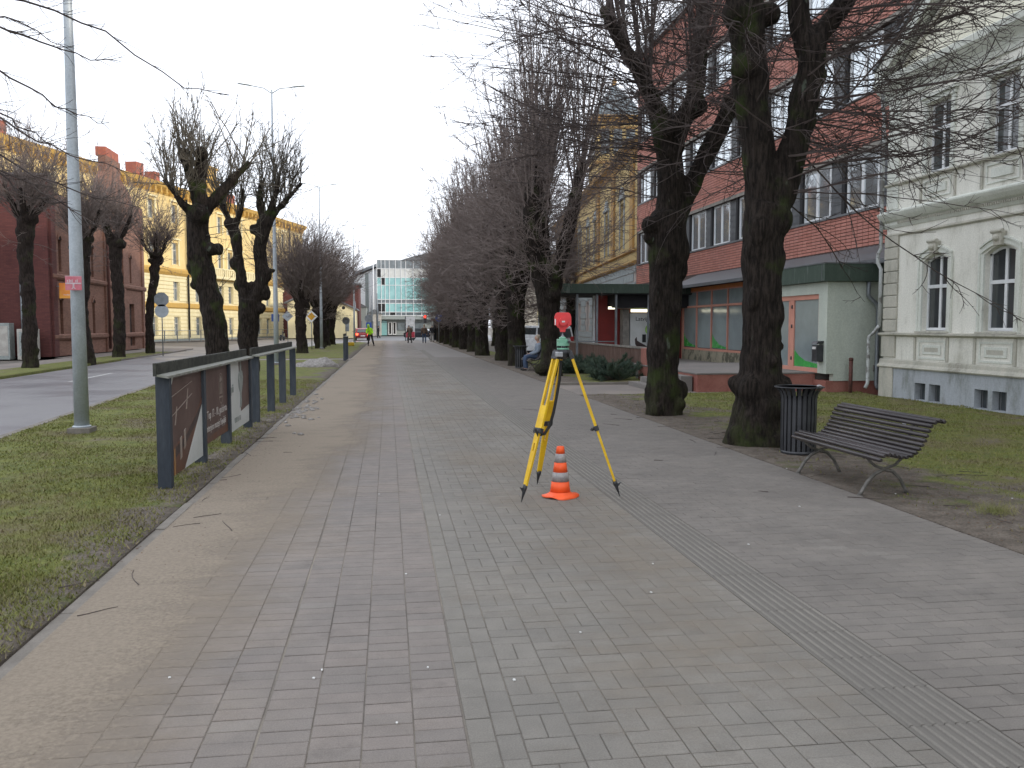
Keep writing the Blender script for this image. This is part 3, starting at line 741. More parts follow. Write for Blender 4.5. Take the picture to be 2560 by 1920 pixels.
# ============================================================ POSTER STANDS
M['post_blue'] = plain('weathered blue grey timber', (.030, .038, .05), (.055, .065, .078), .8, ns=5, bs=50, bump=.5, scale=(1, 1, .2))
M['post_edge'] = plain('weathered dark timber', (.05, .055, .058), (.10, .105, .10), .85, ns=7, bs=50, bump=.5, scale=(1, 1, .2))
M['rail_moss'] = plain('mossy grey timber', (.07, .07, .058), (.032, .034, .028), .85, ns=9, bs=50, bump=.6)
M['rail_lip'] = plain('grey timber lip', (.26, .26, .235), (.17, .175, .14), .8, ns=8)
M['p_brown'] = plain('brown poster print', (.085, .048, .04), (.105, .06, .05), .5, ns=1.5, fine=.05, bump=0)
M['p_brown2'] = plain('rust poster print', (.15, .06, .03), (.10, .045, .03), .5, ns=3, fine=.05, bump=0)
M['p_dark'] = plain('dark brown print', (.045, .027, .026), None, .5, fine=.05, bump=0)
M['p_white'] = plain('poster white print', (.58, .60, .59), (.52, .54, .52), .5, ns=2, fine=.03, bump=0)
M['p_orange'] = plain('ochre print', (.36, .19, .07), None, .5, bump=0)
M['p_pale'] = plain('pale brown print', (.32, .26, .22), None, .5, bump=0)
M['p_grey'] = plain('grey print', (.22, .25, .24), (.30, .33, .32), .5, ns=12, bump=0)
def poster_frame(label, x, ys, panels, ztop=1.12):
    t = thing('poster_stand', label, 'poster stand', (x, ys[0], 0))
    for y in ys:
        yy = y - ys[0]
        mb = MB().box(-.065, .065, yy - .05, yy + .05, -.2, ztop if y != ys[0] else ztop - .01)
        mb.build('post', 'post_blue', t, bevel=.006)
    L = ys[-1] - ys[0]
    MB().box(-.052, -.02, -.17, L + .10, ztop, ztop + .125).build('top_rail', 'rail_moss', t, bevel=.004)
    n = int(L / .036)
    mb = MB()
    for i in range(n):
        y = -.15 + i * (L + .22) / n; mb.box(-.02, -.010, y, y + .022, ztop + .012, ztop + random.uniform(.112, .128))
    stuff(mb.build('rail_battens', 'rail_moss', t))
    mb = MB(); mb.add([(-.055, -.16, ztop + .002), (.085, -.16, ztop - .022), (.085, L + .12, ztop - .022), (-.055, L + .12, ztop + .002),
                       (-.055, -.16, ztop + .022), (.085, -.16, ztop + .002), (.085, L + .12, ztop + .002), (-.055, L + .12, ztop + .022)],
                      [(0, 1, 2, 3), (4, 7, 6, 5), (0, 4, 5, 1), (1, 5, 6, 2), (2, 6, 7, 3), (3, 7, 4, 0)]); mb.build('drip_ledge', 'rail_lip', t)
    return t
ps = poster_frame('timber poster stand nearer to the camera with three brown and white posters', -2.17, [8.75, 10.36, 11.95, 13.75], 3)
ps['category'] = 'poster stand'
FX = .030   # print plane (local x)
def face(a, b, t): return (t, a, b)
def poster(y0, y1, z0, z1, prints, mat):
    p = MB().box(FX - .012, FX, y0, y1, z0, z1).build('poster_panel', mat, ps)
    for k, (poly, m) in enumerate(prints):
        MB().prism(poly, face, FX, FX + .0016 + .0006 * k).build('print', m, p)
    return p
y0, y1 = .05, 1.56
poster(y0, y1, .10, 1.10, [([(y0, .10), (y0 + 1.1, .10), (y1, .62), (y1, .78), (y0 + .9, .50), (y0, .36)], 'p_brown2'),
    ([(y0, .34), (y0 + .7, .44), (y1, .72), (y1, .62), (y0 + .7, .36), (y0, .22)], 'p_dark'),
    ([(y0 + .62, .10), (y1, .10), (y1, .70)], 'p_white'), ([(y0, 1.10), (y0 + .22, 1.10), (y0, .90)], 'p_white'),
    ([(y0 + .06, .10), (y0 + .10, .10), (y0 + .10, .35), (y0 + .06, .33)], 'p_orange'), ([(y0 + .16, .10), (y0 + .21, .10), (y0 + .21, .37), (y0 + .16, .36)], 'p_orange'),
    ([(y0 + .42, .22), (y0 + .50, .24), (y0 + .50, .46), (y0 + .42, .44)], 'p_pale'), ([(y0 + .60, .30), (y0 + .68, .34), (y0 + .68, .52), (y0 + .60, .50)], 'p_pale'),
    ([(y0 + .22, .60), (y0 + .25, .60), (y0 + .33, .78), (y0 + .31, .78)], 'p_pale'), ([(y0 + .72, .72), (y0 + .75, .72), (y0 + .83, .93), (y0 + .81, .93)], 'p_pale'),
    ([(y0, .68), (y1 - .5, .86), (y1 - .5, .864), (y0, .684)], 'p_pale'), ([(y0, .88), (y1 - .5, .995), (y1 - .5, .999), (y0, .884)], 'p_pale')], 'p_brown')
y0, y1 = 1.66, 3.15
pp = poster(y0, y1, .20, 1.10, [([(y0, .20), (y1, .20), (y1, .30), (y0, .26)], 'p_brown2')], 'p_brown')
mb = MB()
def ring(cy, cz, ry, rz, w, m='p_pale', parent=None):
    mb = MB(); n = 28
    vs = [(FX + .0045, cy + (ry + s) * math.cos(2 * PI * k / n), cz + (rz + s) * math.sin(2 * PI * k / n)) for s in (0, -w) for k in range(n)]
    mb.add(vs, [(k, (k + 1) % n, n + (k + 1) % n, n + k) for k in range(n)]); return mb.build('emblem', m, parent)
ring(y0 + 1.05, .80, .155, .20, .014, parent=pp)
MB().prism([(y0 + .97, .88), (y0 + 1.13, .90), (y0 + 1.13, .92), (y0 + 1.05, .97), (y0 + .97, .91)], face, FX + .002, FX + .004).build('emblem', 'p_pale', pp)
for i in range(4): MB().box(FX + .002, FX + .004, y0 + .965 + .05 * i, y0 + .99 + .05 * i, .73, .87).build('emblem', 'p_pale', pp)
MB().box(FX + .002, FX + .004, y0 + .95, y0 + 1.15, .68, .70).build('emblem', 'p_pale', pp)
MY = Matrix(((0, 0, 1, 0), (1, 0, 0, 0), (0, 1, 0, 0), (0, 0, 0, 1)))    # text x -> y, text y -> z, facing +x
M['p_text'] = plain('off-white lettering', (.62, .58, .55), None, .5, bump=0)
text_mesh('Top 17.- 18. gadsimta', .143, 'lettering', 'p_text', pp, Matrix.Translation((FX + .003, y0 + .17, .485)) @ MY)
text_mesh('interjera muzejs Liepājā', .124, 'lettering', 'p_text', pp, Matrix.Translation((FX + .003, y0 + .13, .335)) @ MY)
y0, y1 = 3.26, 4.95
p3 = poster(y0, y1, .14, 1.10, [([(y0 + .95, .36), (y1, .40), (y1, 1.10), (y0 + .80, 1.10)], 'p_brown')], 'p_white')
vase = [(.84, .42), (.98, .42), (1.02, .50), (1.00, .62), (1.10, .72), (1.16, .84), (1.10, .93), (1.0, .96), (1.02, 1.02), (.96, 1.09), (.92, 1.09), (.88, 1.02), (.90, .96), (.78, .92), (.74, .82), (.80, .70), (.90, .62), (.88, .5)]
MB().prism([(y0 + a, b) for a, b in vase], face, FX + .003, FX + .0055).build('print', 'p_grey', p3)
text_mesh('gpili', .17, 'lettering', 'p_grey', p3, Matrix.Translation((FX + .003, y0 + .1, .68)) @ MY)
for a, b in ((.08, .14), (.42, .47), (.50, .62), (.66, .72), (.80, .9)): MB().box(FX + .002, FX + .004, y0 + a, y0 + b, .24, .31).build('print', 'p_grey', p3)
poster_frame('second, empty timber poster stand with four bare posts behind the first', -2.16, [14.5, 16.38, 18.15, 20.1], 0)
t = poster_frame('distant timber poster stand seen end-on at the lawn edge beyond the gravel heap', -1.98, [40.2, 41.0, 42.4], 0)

# gravel heap and stones on the path edge
M['gravel'] = plain('grey gravel', (.22, .205, .19), (.33, .31, .29), .95, ns=16, bs=60, bump=.7, bd=.02)
o = blob('gravel_heap', [([(-.7, 0, .0), (-.2, .1, .12), (.3, 0, .14), (.8, 0, 0)], [.10, .24, .22, .1])], [((0.1, .0, .03), (.8, .5, .28)), ((-.5, -.1, 0), (.5, .35, .16))], .035, 'gravel', None, rough=.07, seed=4)
o.location = (-2.75, 34.2, -.02); o['kind'] = 'stuff'; tag(o, 'low heap of grey gravel lying on the lawn near the crossing path', 'gravel heap')
rng = random.Random(9)
def stones(n, cx, cy, sx, sy, r0, r1):
    mb = MB()
    for i in range(n):
        x = rng.gauss(cx, sx); y = rng.gauss(cy, sy); r = rng.uniform(r0, r1); prof = [(0, 0), (r, r * .15), (r * .9, r * .5), (r * .35, r * .8)]
        b = MB().lathe(prof, 5); a = rng.random()
        mb.add([(x + p[0] * (1 + .4 * math.sin(a * 9 + p[1] * 50)), y + p[1], .002 + p[2]) for p in b.v], b.f)
    return mb
o = stones(90, -1.62, 16.5, .16, 1.2, .012, .05).build('stone_rubble', 'gravel'); stuff(o); tag(o, 'grey rubble scattered on the left edge of the path past the poster stands', 'rubble')
# weeds tuft at the right
rg = np.random.default_rng(3); n = 260; st = np.stack([rg.normal(5.1, .09, n), rg.normal(6.55, .07, n), np.full(n, .02)], 1); dd = rg.normal(0, .5, (n, 3)); dd[:, 2] = 1
V, F = tubes([(grow(st, dd, rg.uniform(.05, .13, n), 3, .15, -.12, rg), .0016, .0004, 3)])
M['straw'] = plain('dry grass', (.26, .23, .10), (.16, .17, .05), .8); o = fast_mesh('grass_tuft', V, F, 'straw'); tag(o, 'pale tuft of taller grass on the bare earth right of the bench', 'grass tuft'); stuff(o)
# ============================================================ BUILDING HELPERS (local frame: x along facade, -y outward, z up)
def wall(parent, name, mat, u0, u1, z0, z1, ops, depth=.15, y=0., back=None):
    us = sorted({u0, u1} | {o[0] for o in ops} | {o[1] for o in ops}); zs = sorted({z0, z1} | {o[2] for o in ops} | {o[3] for o in ops})
    us = [u for u in us if u0 <= u <= u1]; zs = [z for z in zs if z0 <= z <= z1]
    mb = MB()
    for a, b in zip(us, us[1:]):
        run = None
        for c, d in zip(zs, zs[1:]):
            hole = any(o[0] <= (a + b) / 2 <= o[1] and o[2] <= (c + d) / 2 <= o[3] for o in ops)
            if not hole: run = (run[0], d) if run else (c, d)
            if hole or d == zs[-1]:
                if run: mb.add([(a, y, run[0]), (b, y, run[0]), (b, y, run[1]), (a, y, run[1])], [(0, 1, 2, 3)])
                run = None
    for a, b, c, d in [o[:4] for o in ops]:
        e = y + depth
        mb.add([(a, y, c), (b, y, c), (b, y, d), (a, y, d), (a, e, c), (b, e, c), (b, e, d), (a, e, d)], [(0, 1, 5, 4), (1, 2, 6, 5), (2, 3, 7, 6), (3, 0, 4, 7)])
    e = y + depth + .02
    mb.add([(u0, y, z0), (u0, e, z0), (u0, e, z1), (u0, y, z1)], [(0, 1, 2, 3)]); mb.add([(u1, y, z0), (u1, e, z0), (u1, e, z1), (u1, y, z1)], [(0, 1, 2, 3)])
    mb.add([(u0, y, z1), (u1, y, z1), (u1, e, z1), (u0, e, z1)], [(0, 1, 2, 3)])
    return mb.build(name, mat, parent)
M['glass'] = glassy('window glass', (.035, .04, .042), .05)
def mirror_glass():
    t = NT('reflective window glass'); n = t.noise(t.P(), 1.1, 2); t.b.inputs['Base Color'].default_value = (.60, .64, .66, 1); t.b.inputs['Metallic'].default_value = .8; t.rough(.05); t.bump(n, .04, .05); return t.m
M['glass_mirror'] = mirror_glass()
M['glass_far'] = glassy('far window glass', (.10, .12, .13), .12)
M['glass_teal'] = glassy('teal curtain glass', (.20, .42, .43), .12, (.28, .52, .52))
M['win_white'] = plain('white window frame', (.72, .74, .75), (.62, .64, .65), .45, fine=.03, bump=0)
M['win_grey'] = plain('aged window frame', (.45, .44, .40), (.35, .33, .30), .6, bump=0)
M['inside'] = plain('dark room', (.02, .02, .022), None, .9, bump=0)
def window(parent, w, h, vert=(.5,), transom=None, fr=.06, mat='win_white', glass='glass', loc=(0, 0, 0), arch=0., name='window', sash=.035):
    """frame with its glass as a sub-part; origin at the lower left corner of the opening"""
    mb = MB(); t = .05
    def top(x): return h + (arch * (1 - ((x - w / 2) / (w / 2)) ** 2) if arch else 0)
    mb.box(0, w, 0, t, 0, fr); mb.box(0, fr, 0, t, fr, h); mb.box(w - fr, w, 0, t, fr, h)
    if arch:
        n = 8
        for i in range(n):
            a, b = w * i / n, w * (i + 1) / n
            mb.add([(a, 0, top(a) - fr), (b, 0, top(b) - fr), (b, 0, top(b)), (a, 0, top(a)), (a, t, top(a) - fr), (b, t, top(b) - fr), (b, t, top(b)), (a, t, top(a))], [(0, 1, 2, 3), (4, 7, 6, 5), (0, 4, 5, 1), (3, 2, 6, 7)])
    else: mb.box(fr, w - fr, 0, t, h - fr, h)
    for v in vert:
        x = v * w; mb.box(x - sash, x + sash, .003, t - .003, fr, top(x) - fr)
    if transom: mb.box(fr, w - fr, -.006, t - .006, transom * h - sash, transom * h + sash)
    f = mb.build(name, mat, parent, loc)
    p = MB()
    if arch:
        P = [(fr, fr), (w - fr, fr)] + [(w - fr - (w - 2 * fr) * i / 8, top(w - fr - (w - 2 * fr) * i / 8) - fr) for i in range(9)]; p.prism(P, XZ, t * .5, t * .5 + .006)
    else: p.box(fr, w - fr, t * .5, t * .5 + .006, fr, h - fr)
    p.build('pane', glass, f); return f
def proud(parent, name, mat, boxes, bevel=0):
    mb = MB()
    for b in boxes: mb.box(*b)
    return mb.build(name, mat, parent, bevel=bevel)
def cornice(parent, name, mat, u0, u1, z, prof, ret=True):
    """profile list of (out, dz) swept along u"""
    mb = MB(); P = [(0.02, 0)] + [(-o, d) for o, d in prof] + [(0.02, prof[-1][1])]
    mb.prism(P, lambda a, b, t: (t, a, z + b), u0, u1); return mb.build(name, mat, parent)

# ============================================================ WHITE VILLA (right)
M['stucco'] = plain('pale stucco', (.60, .64, .58), (.50, .54, .48), .85, ns=.9, bs=60, bump=.3, bd=.004)
M['stucco_up'] = plain('cream stucco', (.76, .74, .62), (.68, .66, .54), .85, ns=1.2, bs=60)
def dirty(name, a, b, c, lo=.5, hi=.7, sc=(1, 1, .35)):
    t = NT(name); P = t.P(); n = t.noise(t.P(sc), 2.4, 7, .65); n2 = t.noise(P, 30, 3)
    k = t.mix(t.ramp(n, .3, .6), a, b); k = t.mix(t.ramp(n, lo, hi, 0, .8), k, c)
    g = t.ramp(n2, .2, .8, .88, 1.1); cb = t.new('ShaderNodeCombineXYZ')
    for i in range(3): t.lk(g, cb.inputs[i])
    t.col(t.mix(1., k, cb.outputs[0], 'MULTIPLY')); t.rough(.9); t.bump(n2, .4, .006); return t.m
M['stucco'] = dirty('stained pale stucco', (.76, .75, .68), (.69, .68, .61), (.42, .41, .34), .52, .72)
M['trim'] = dirty('stained stucco trim', (.50, .48, .41), (.42, .41, .35), (.20, .19, .15), .52, .72)
M['trim_pale'] = dirty('pale stucco trim', (.68, .70, .64), (.60, .62, .56), (.32, .31, .26), .58, .75)
M['plinth'] = dirty('blue grey plinth', (.40, .43, .46), (.36, .385, .41), (.20, .22, .20), .5, .7)
M['pipe_white'] = dirty('peeling white pipe', (.46, .48, .48), (.40, .42, .41), (.10, .09, .08), .50, .58, (1, 1, 1))
M['roof_metal'] = plain('grey roof metal', (.16, .17, .18), (.12, .125, .13), .5, metal=.2)
VB = thing('villa', 'white two-storey villa with arched ground floor windows and a gable', 'villa', (11.3, 18.4, 0), R(-90))
UL = 15.5
wk = [1.40 + 1.92 * k for k in range(7)]
ops = [(u, u + .84, 1.50, 3.13) for u in wk] + [(u, u + .78, 4.80, 6.24) for u in wk]
wall(VB, 'wall', 'stucco', 0, UL, 1.42, 6.85, ops, .16)
cel = []
for k in range(7):
    a = 1.30 + 1.92 * k; cel += [(a, a + .38, .02, .38), (a + .5, a + .88, .02, .38)]
wall(VB, 'plinth', 'plinth', .02, UL, -.15, .68, cel, .16, y=-.06)
proud(VB, 'corner_plinth', 'trim', [(-.03, .5, -.09, -.062, -.15, .675)])
wall(VB, 'panel_zone', 'stucco', .01, UL, .68, 1.42, [], .1, y=-.015)
mb = MB().box(0, UL, .2, 9, -.15, 6.85).build('body', 'stucco', VB)
wn = window(VB, .84, 1.46, (.53,), .63, .055, loc=(wk[0], .10, 1.51), arch=.13); wn.name = 'window'
w2 = window(VB, .78, 1.42, (.5,), .62, .055, loc=(wk[0], .10, 4.81))
for u in wk[1:]:
    dup(wn, VB, (u, .10, 1.51)); dup(w2, VB, (u, .10, 4.81))
for k, u in enumerate(wk):
    # spandrels that make the opening arched
    mb = MB(); n = 8; w = .84; vs = []
    for s in (0, 1):
        P = []
        for i in range(n // 2 + 1):
            x = w * i / n if s == 0 else w - w * i / n
            P.append((u + x, 2.97 + .135 * (1 - ((x - w / 2) / (w / 2)) ** 2)))
        P.append((u + w / 2, 3.1305)); P.append((u + (0 if s == 0 else w), 3.1305))
        if s: P = P[::-1]
        mb.prism(P, XZ, -.001, .158)
    mb.build('arch_spandrel', 'stucco', VB)
    # surround: jambs, arch band, keystone
    mb = MB(); bw = .11; e = .035
    mb.box(u - bw, u - .002, -e, -.0005, 1.45, 2.97); mb.box(u + w + .002, u + w + bw, -e, -.0005, 1.45, 2.97)
    mb.box(u - bw - .03, u - bw + .02, -e - .02, -.0015, 1.45, 3.0); mb.box(u + w + bw - .02, u + w + bw + .03, -e - .02, -.0015, 1.45, 3.0)
    for off, y0 in ((0, -e), (.10, -e - .025)):
        N = 12
        for i in range(N):
            def q(t, r): x = -bw + (w + 2 * bw) * t; zz = 2.97 + .16 * (1 - (2 * t - 1) ** 2); return (u + x, zz + r)
            a, b = i / N, (i + 1) / N; r0, r1 = (.0, .11) if off == 0 else (.105, .145)
            p = [q(a, r0), q(b, r0), q(b, r1), q(a, r1)]; mb.prism(p, XZ, y0, -.001)
    mb.build('window_surround', 'trim_pale', VB)
    mb = MB(); mb.prism([(u + .33, 3.09), (u + .51, 3.09), (u + .56, 3.36), (u + .28, 3.36)], XZ, -.11, -.002)
    mb.build('keystone', 'trim', VB, bevel=.02)
    mb = MB().tube([(u + .27, -.10, 3.36), (u + .57, -.10, 3.36)], .04, 8); mb.lathe([(0, -.07), (.06, -.03), (.07, .02), (.04, .06), (0, .07)], 10, (u + .42, -.12, 3.23)); mb.build('keystone_ornament', 'trim', VB)
    proud(VB, 'sill', 'trim', [(u - .13, u + w + .13, -.09, -.001, 1.452, 1.49)])
    # panels under the windows
    a = u - .06; mb = MB()
    mb.box(a, a + .90, -.030, -.016, 1.26, 1.30); mb.box(a, a + .90, -.030, -.016, .90, .94); mb.box(a, a + .04, -.030, -.016, .94, 1.26); mb.box(a + .86, a + .90, -.030, -.016, .94, 1.26)
    mb.build('panel_frame', 'trim_pale', VB)
    MB().box(a + .14, a + .76, -.034, -.016, 1.0, 1.2).build('raised_panel', 'trim_pale', VB, bevel=.015)
    MB().box(a + .22, a + .68, -.036, -.034, 1.055, 1.145).build('sunk_panel', 'trim', VB)
    for b in (a - .13, a + .97): MB().box(b - .035, b + .035, -.038, -.016, .86, 1.38).build('pilaster', 'trim', VB)
    # upper window surround
    b0 = u - .12; ww = .78
    proud(VB, 'upper_surround', 'trim_pale', [(b0, u - .002, -.03, -.0005, 4.8, 6.26), (u + ww + .002, u + ww + .12, -.03, -.0005, 4.8, 6.26), (b0 - .03, u + ww + .15, -.05, -.001, 6.262, 6.36), (b0 - .07, u + ww + .19, -.10, -.001, 6.362, 6.42)])
    proud(VB, 'upper_panel', 'trim_pale', [(u - .05, u + ww + .05, -.025, -.0005, 4.62, 4.65), (u - .05, u + ww + .05, -.025, -.0005, 4.28, 4.31), (u - .05, u - .02, -.025, -.0005, 4.31, 4.62), (u + ww + .02, u + ww + .05, -.025, -.0005, 4.31, 4.62), (u + .1, u + ww - .1, -.03, -.0005, 4.38, 4.55)])
    for b in (u - .17, u + ww + .17): MB().box(b - .03, b + .03, -.03, -.0005, 4.22, 4.72).build('pilaster', 'trim', VB)
for i, z in enumerate(np.arange(1.47, 3.5, .27)):
    MB().box(-.02, .50 if i % 2 else .50, -.045, -.0008, z + .012, z + .262).build('quoin', 'trim', VB, bevel=.015)
for i, z in enumerate(np.arange(4.2, 6.6, .6)):
    MB().box(-.02, .42, -.03, -.0008, z + .01, z + .59).build('quoin', 'trim_pale', VB, bevel=.012)
mb = MB().box(-.03, .5, -.06, -.017, .90, 1.38); mb.build('corner_panel', 'trim', VB, bevel=.012)
cornice(VB, 'plinth_moulding', 'trim', -.08, UL, .66, [(.10, 0), (.12, .03), (.09, .07), (.06, .10), (.05, .17), (.025, .20)])
cornice(VB, 'sill_course', 'trim', -.08, UL, 1.37, [(.05, 0), (.12, .035), (.12, .07), (.03, .085)])
cornice(VB, 'string_course', 'trim', 0, UL, 3.60, [(.02, 0), (.05, .03), (.03, .07)])
cornice(VB, 'main_string_course', 'trim_pale', -.12, UL, 3.80, [(.02, 0), (.05, .06), (.05, .12), (.10, .16), (.16, .24), (.19, .30), (.19, .33), (.03, .40)])
stuff(proud(VB, 'dentils', 'trim', [(u, u + .03, -.078, -.052, 3.87, 3.92) for u in np.arange(.5, UL, .06)]))
cornice(VB, 'upper_sill_course', 'trim', -.04, UL, 4.72, [(.03, 0), (.08, .03), (.08, .06), (.02, .08)])
cornice(VB, 'eaves_cornice', 'trim_pale', -.25, UL, 6.60, [(.03, 0), (.06, .1), (.12, .2), (.22, .30), (.30, .38), (.32, .50), (.3, .52)])
# gable: raking cornice + wall
ga, gz = 0.3, 7.12; pk = 6.6; sl = .60
mb = MB(); mb.prism([(.25, 7.1), (2 * pk - .25, 7.1), (pk, 7.1 + (pk - .25) * sl)], XZ, -.02, 9); mb.build('gable', 'stucco_up', VB)
for s in (1, -1):
    mb = MB(); x0 = -.2 if s == 1 else 2 * pk + .2; z0 = 7.02; x1 = pk; z1 = z0 + (pk + .2) * sl
    mb.prism([(x0, z0), (x1, z1), (x1, z1 + .34), (x0, z0 + .30)], XZ, -.30, -.02); mb.build('raking_cornice', 'trim_pale', VB)
    mb = MB(); mb.prism([(x0, z0 + .30), (x1, z1 + .34), (x1, z1 + .40), (x0, z0 + .36)], XZ, -.36, 9); mb.build('roof', 'roof_metal', VB)
    mb = MB(); mb.prism([(x0 + s * .7, z0 + .22), (x1, z1 - .22), (x1, z1 - .12), (x0 + s * .7, z0 + .30)], XZ, -.08, -.022); mb.build('gable_moulding', 'trim', VB)
mb = MB().tube([(-.10, -.13, 6.9), (-.12, -.12, 6.6), (-.08, -.10, 6.3), (-.08, -.10, 3.35), (-.13, -.13, 3.25), (-.13, -.13, 3.05), (-.06, -.09, 2.9), (-.06, -.09, 1.6)], .042, 10); mb.build('downpipe', 'pipe_white', VB)
mb = MB().tube([(-.06, -.09, 1.62), (-.10, -.2, 1.45), (-.2, -.26, 1.35), (-.2, -.26, .28), (-.2, -.32, .16)], .04, 10); mb.build('downpipe', 'pipe_white', VB)
for a, b, c, d in cel:
    cp = MB().box(a, b, .088, .092, c, d).build('cellar_window', 'glass', VB)
    for e in (.12, .25): MB().box(a + e, a + e + .012, .02, .035, .03, .37).build('bar', 'roof_metal', cp)

# ============================================================ BRICK OFFICE BUILDING (right)
M['tile_a'] = plain('red brick tile', (.36, .125, .085), (.42, .16, .11), .75, ns=.7, bs=40, bump=.2)
def tile_mat():
    t = NT('brick tiles'); P = t.P(); rnd = t.new('ShaderNodeNewGeometry').outputs['Random Per Island']; obr = t.new('ShaderNodeObjectInfo').outputs['Random']
    r = t.math('FRACT', t.math('ADD', rnd, obr)); c = t.mix(r, (.40, .155, .115), (.50, .215, .165)); n = t.noise(P, .8, 5)
    c = t.mix(t.ramp(n, .4, .7, 0, .35), c, (.33, .16, .135)); t.col(c); t.rough(.75); t.bump(t.noise(P, 60, 2), .2, .004); return t.m
M['tile'] = tile_mat()
M['grout'] = plain('dark grout', (.075, .05, .045), (.10, .065, .055), .9)
M['conc'] = plain('stained concrete lintel', (.27, .25, .22), (.18, .17, .15), .85, ns=4)
M['slate_panel'] = plain('dark infill panel', (.075, .08, .085), (.10, .105, .11), .6, ns=3)
BL = 25.6; BB = thing('office_building', 'four-storey red brick tiled office building with ribbon windows behind the forked trees', 'office building', (12.8, 43.56, 0), R(-90))
rows = [(4.75, 6.33), (7.80, 9.40), (10.88, 12.5)]
ops = [(.35, BL - .3, a, b) for a, b in rows]
wall(BB, 'wall', 'grout', 0, BL, 0, 15.0, ops, .22)
MB().box(0, BL, .26, 12, 0, 15.0).build('body', 'inside', BB)
MB().box(-.05, BL + .05, -.25, 12.2, 15.0, 15.35).build('roof_edge', 'roof_metal', BB)
tl = []
for z0, z1 in ((3.75, 4.70), (6.45, 7.75), (9.52, 10.83), (12.62, 15.0)):
    n = int(round((z1 - z0) / .098)); dz = (z1 - z0) / n; m = int(BL / .285); du = BL / m
    for j in range(n):
        for i in range(m): tl.append(((i + .5) * du, z0 + (j + .5) * dz, du, dz))
tl.sort(key=lambda t: math.hypot(BL - t[0] + 18, (t[1] - 1.6) * 1.5) + (100 if t[0] > BL - 2.3 else 0))
def tile_geo(u, z, du, dz, d=.014):
    a, b, c, e = u - du / 2 + .012, u + du / 2 - .012, z - dz / 2 + .008, z + dz / 2 - .008
    return [(a, 0, c), (b, 0, c), (b, 0, e), (a, 0, e), (a + .004, -d, c + .004), (b - .004, -d, c + .004), (b - .004, -d, e - .004), (a + .004, -d, e - .004)], [(0, 1, 5, 4), (1, 2, 6, 5), (2, 3, 7, 6), (3, 0, 4, 7), (4, 5, 6, 7)]
t0 = None; V = []; F = []; tmesh = {}
for k, (u, z, du, dz) in enumerate(tl):
    if k < 300:
        key = round(dz, 4)
        if key not in tmesh: v, f = tile_geo(0, 0, du, dz); o = MB().add(v, f).build('brick_tile', 'tile', BB); tmesh[key] = o.data
        else: o = bpy.data.objects.new('brick_tile', tmesh[key]); COL.objects.link(o); o.parent = BB
        o.location = (u, -.0 - random.uniform(0, .004), z)
    else: v, f = tile_geo(u, z, du, dz); oo = len(V); V += v; F += [tuple(i + oo for i in q) for q in f]
stuff(fast_mesh('brick_tiling', np.array(V), np.array(F), 'tile', BB))
for a, b in rows:
    MB().box(.2, BL - .2, -.03, .0, b, b + .12).build('lintel', 'conc', BB)
    MB().box(.3, BL - .25, -.05, .10, a - .05, a + .01).build('window_ledge', 'roof_metal', BB)
wp = None; ip = None
for a, b in rows:
    h = b - a - .02
    for k in range(-3, 7):
        u = 43.56 - (35.65 - 2.52 * k)
        if u < 0: continue
        if u + 1.6 > BL: continue
        if wp is None: wp = window(BB, 1.62, h, (.5,), None, .085, glass='glass_mirror', loc=(u, .10, a + .01), sash=.07)
        else: dup(wp, BB, (u, .10, a + .01))
        mb = MB(); w = .68
        for j in range(14):
            z = j * h / 14; mb.box(0, w, -.01 if j % 2 else 0, .05, z, z + h / 14)
        if ip is None: ip = mb.build('infill_panel', 'slate_panel', BB, (u + 1.64, .11, a + .01))
        else: dup(ip, BB, (u + 1.64, .11, a + .01))
        MB().box(u + 2.34, u + 2.50, .03, .16, a + .01, b - .01).build('window_post', 'inside', BB)
# sloped metal awning along the ground floor (part of the building)
mb = MB(); yA = -1.25
U0, U1 = 43.56 - 34.6, 43.56 - 18.55
mb.add([(U0, 0, 3.72), (U1, 0, 3.72), (U1, yA, 3.20), (U0, yA, 3.20), (U0, 0, 3.66), (U1, 0, 3.66), (U1, yA, 3.13), (U0, yA, 3.13)], [(0, 1, 2, 3), (4, 7, 6, 5), (0, 3, 7, 4), (1, 5, 6, 2), (3, 2, 6, 7)])
u = U0
while u < U1 - .1: mb.add([(u, -.0, 3.735), (u + .05, 0, 3.735), (u + .05, yA - .01, 3.215), (u, yA - .01, 3.215)], [(0, 1, 2, 3)]); u += .22
mb.build('awning', 'roof_metal', BB)
MB().box(U0, U1, yA - .09, yA - .01, 3.08, 3.17).build('gutter', 'roof_metal', BB)
M['salmon'] = plain('salmon pink frames', (.58, .27, .20), (.52, .24, .18), .55, fine=.05, bump=0)
M['orange_paint'] = plain('orange paint', (.62, .22, .07), (.55, .19, .06), .6, fine=.05, bump=0)
M['frost'] = plain('frosted shop glass', (.25, .30, .30), (.20, .235, .24), .14, ns=.9, fine=.03, bump=0)
M['frost_green'] = plain('green window film', (.05, .35, .07), (.05, .30, .07), .25, fine=.02, bump=0)
M['rough_stone'] = dirty('rough stone plinth', (.33, .30, .22), (.25, .23, .17), (.06, .06, .04), .5, .6, (1, 1, 1))
uS0, uS1 = 43.56 - 35.0, 43.56 - 22.9; yS = -.5
MB().box(uS0, uS1, yS, 0, .0, .64).build('shop_plinth', 'rough_stone', BB)
MB().box(uS0, uS1, yS, -.02, 3.0, 3.14).build('shop_fascia', 'orange_paint', BB)
for k in range(4):
    for j in range(2): pass
st_ = np.arange(uS0, uS1 - .3, 1.6)
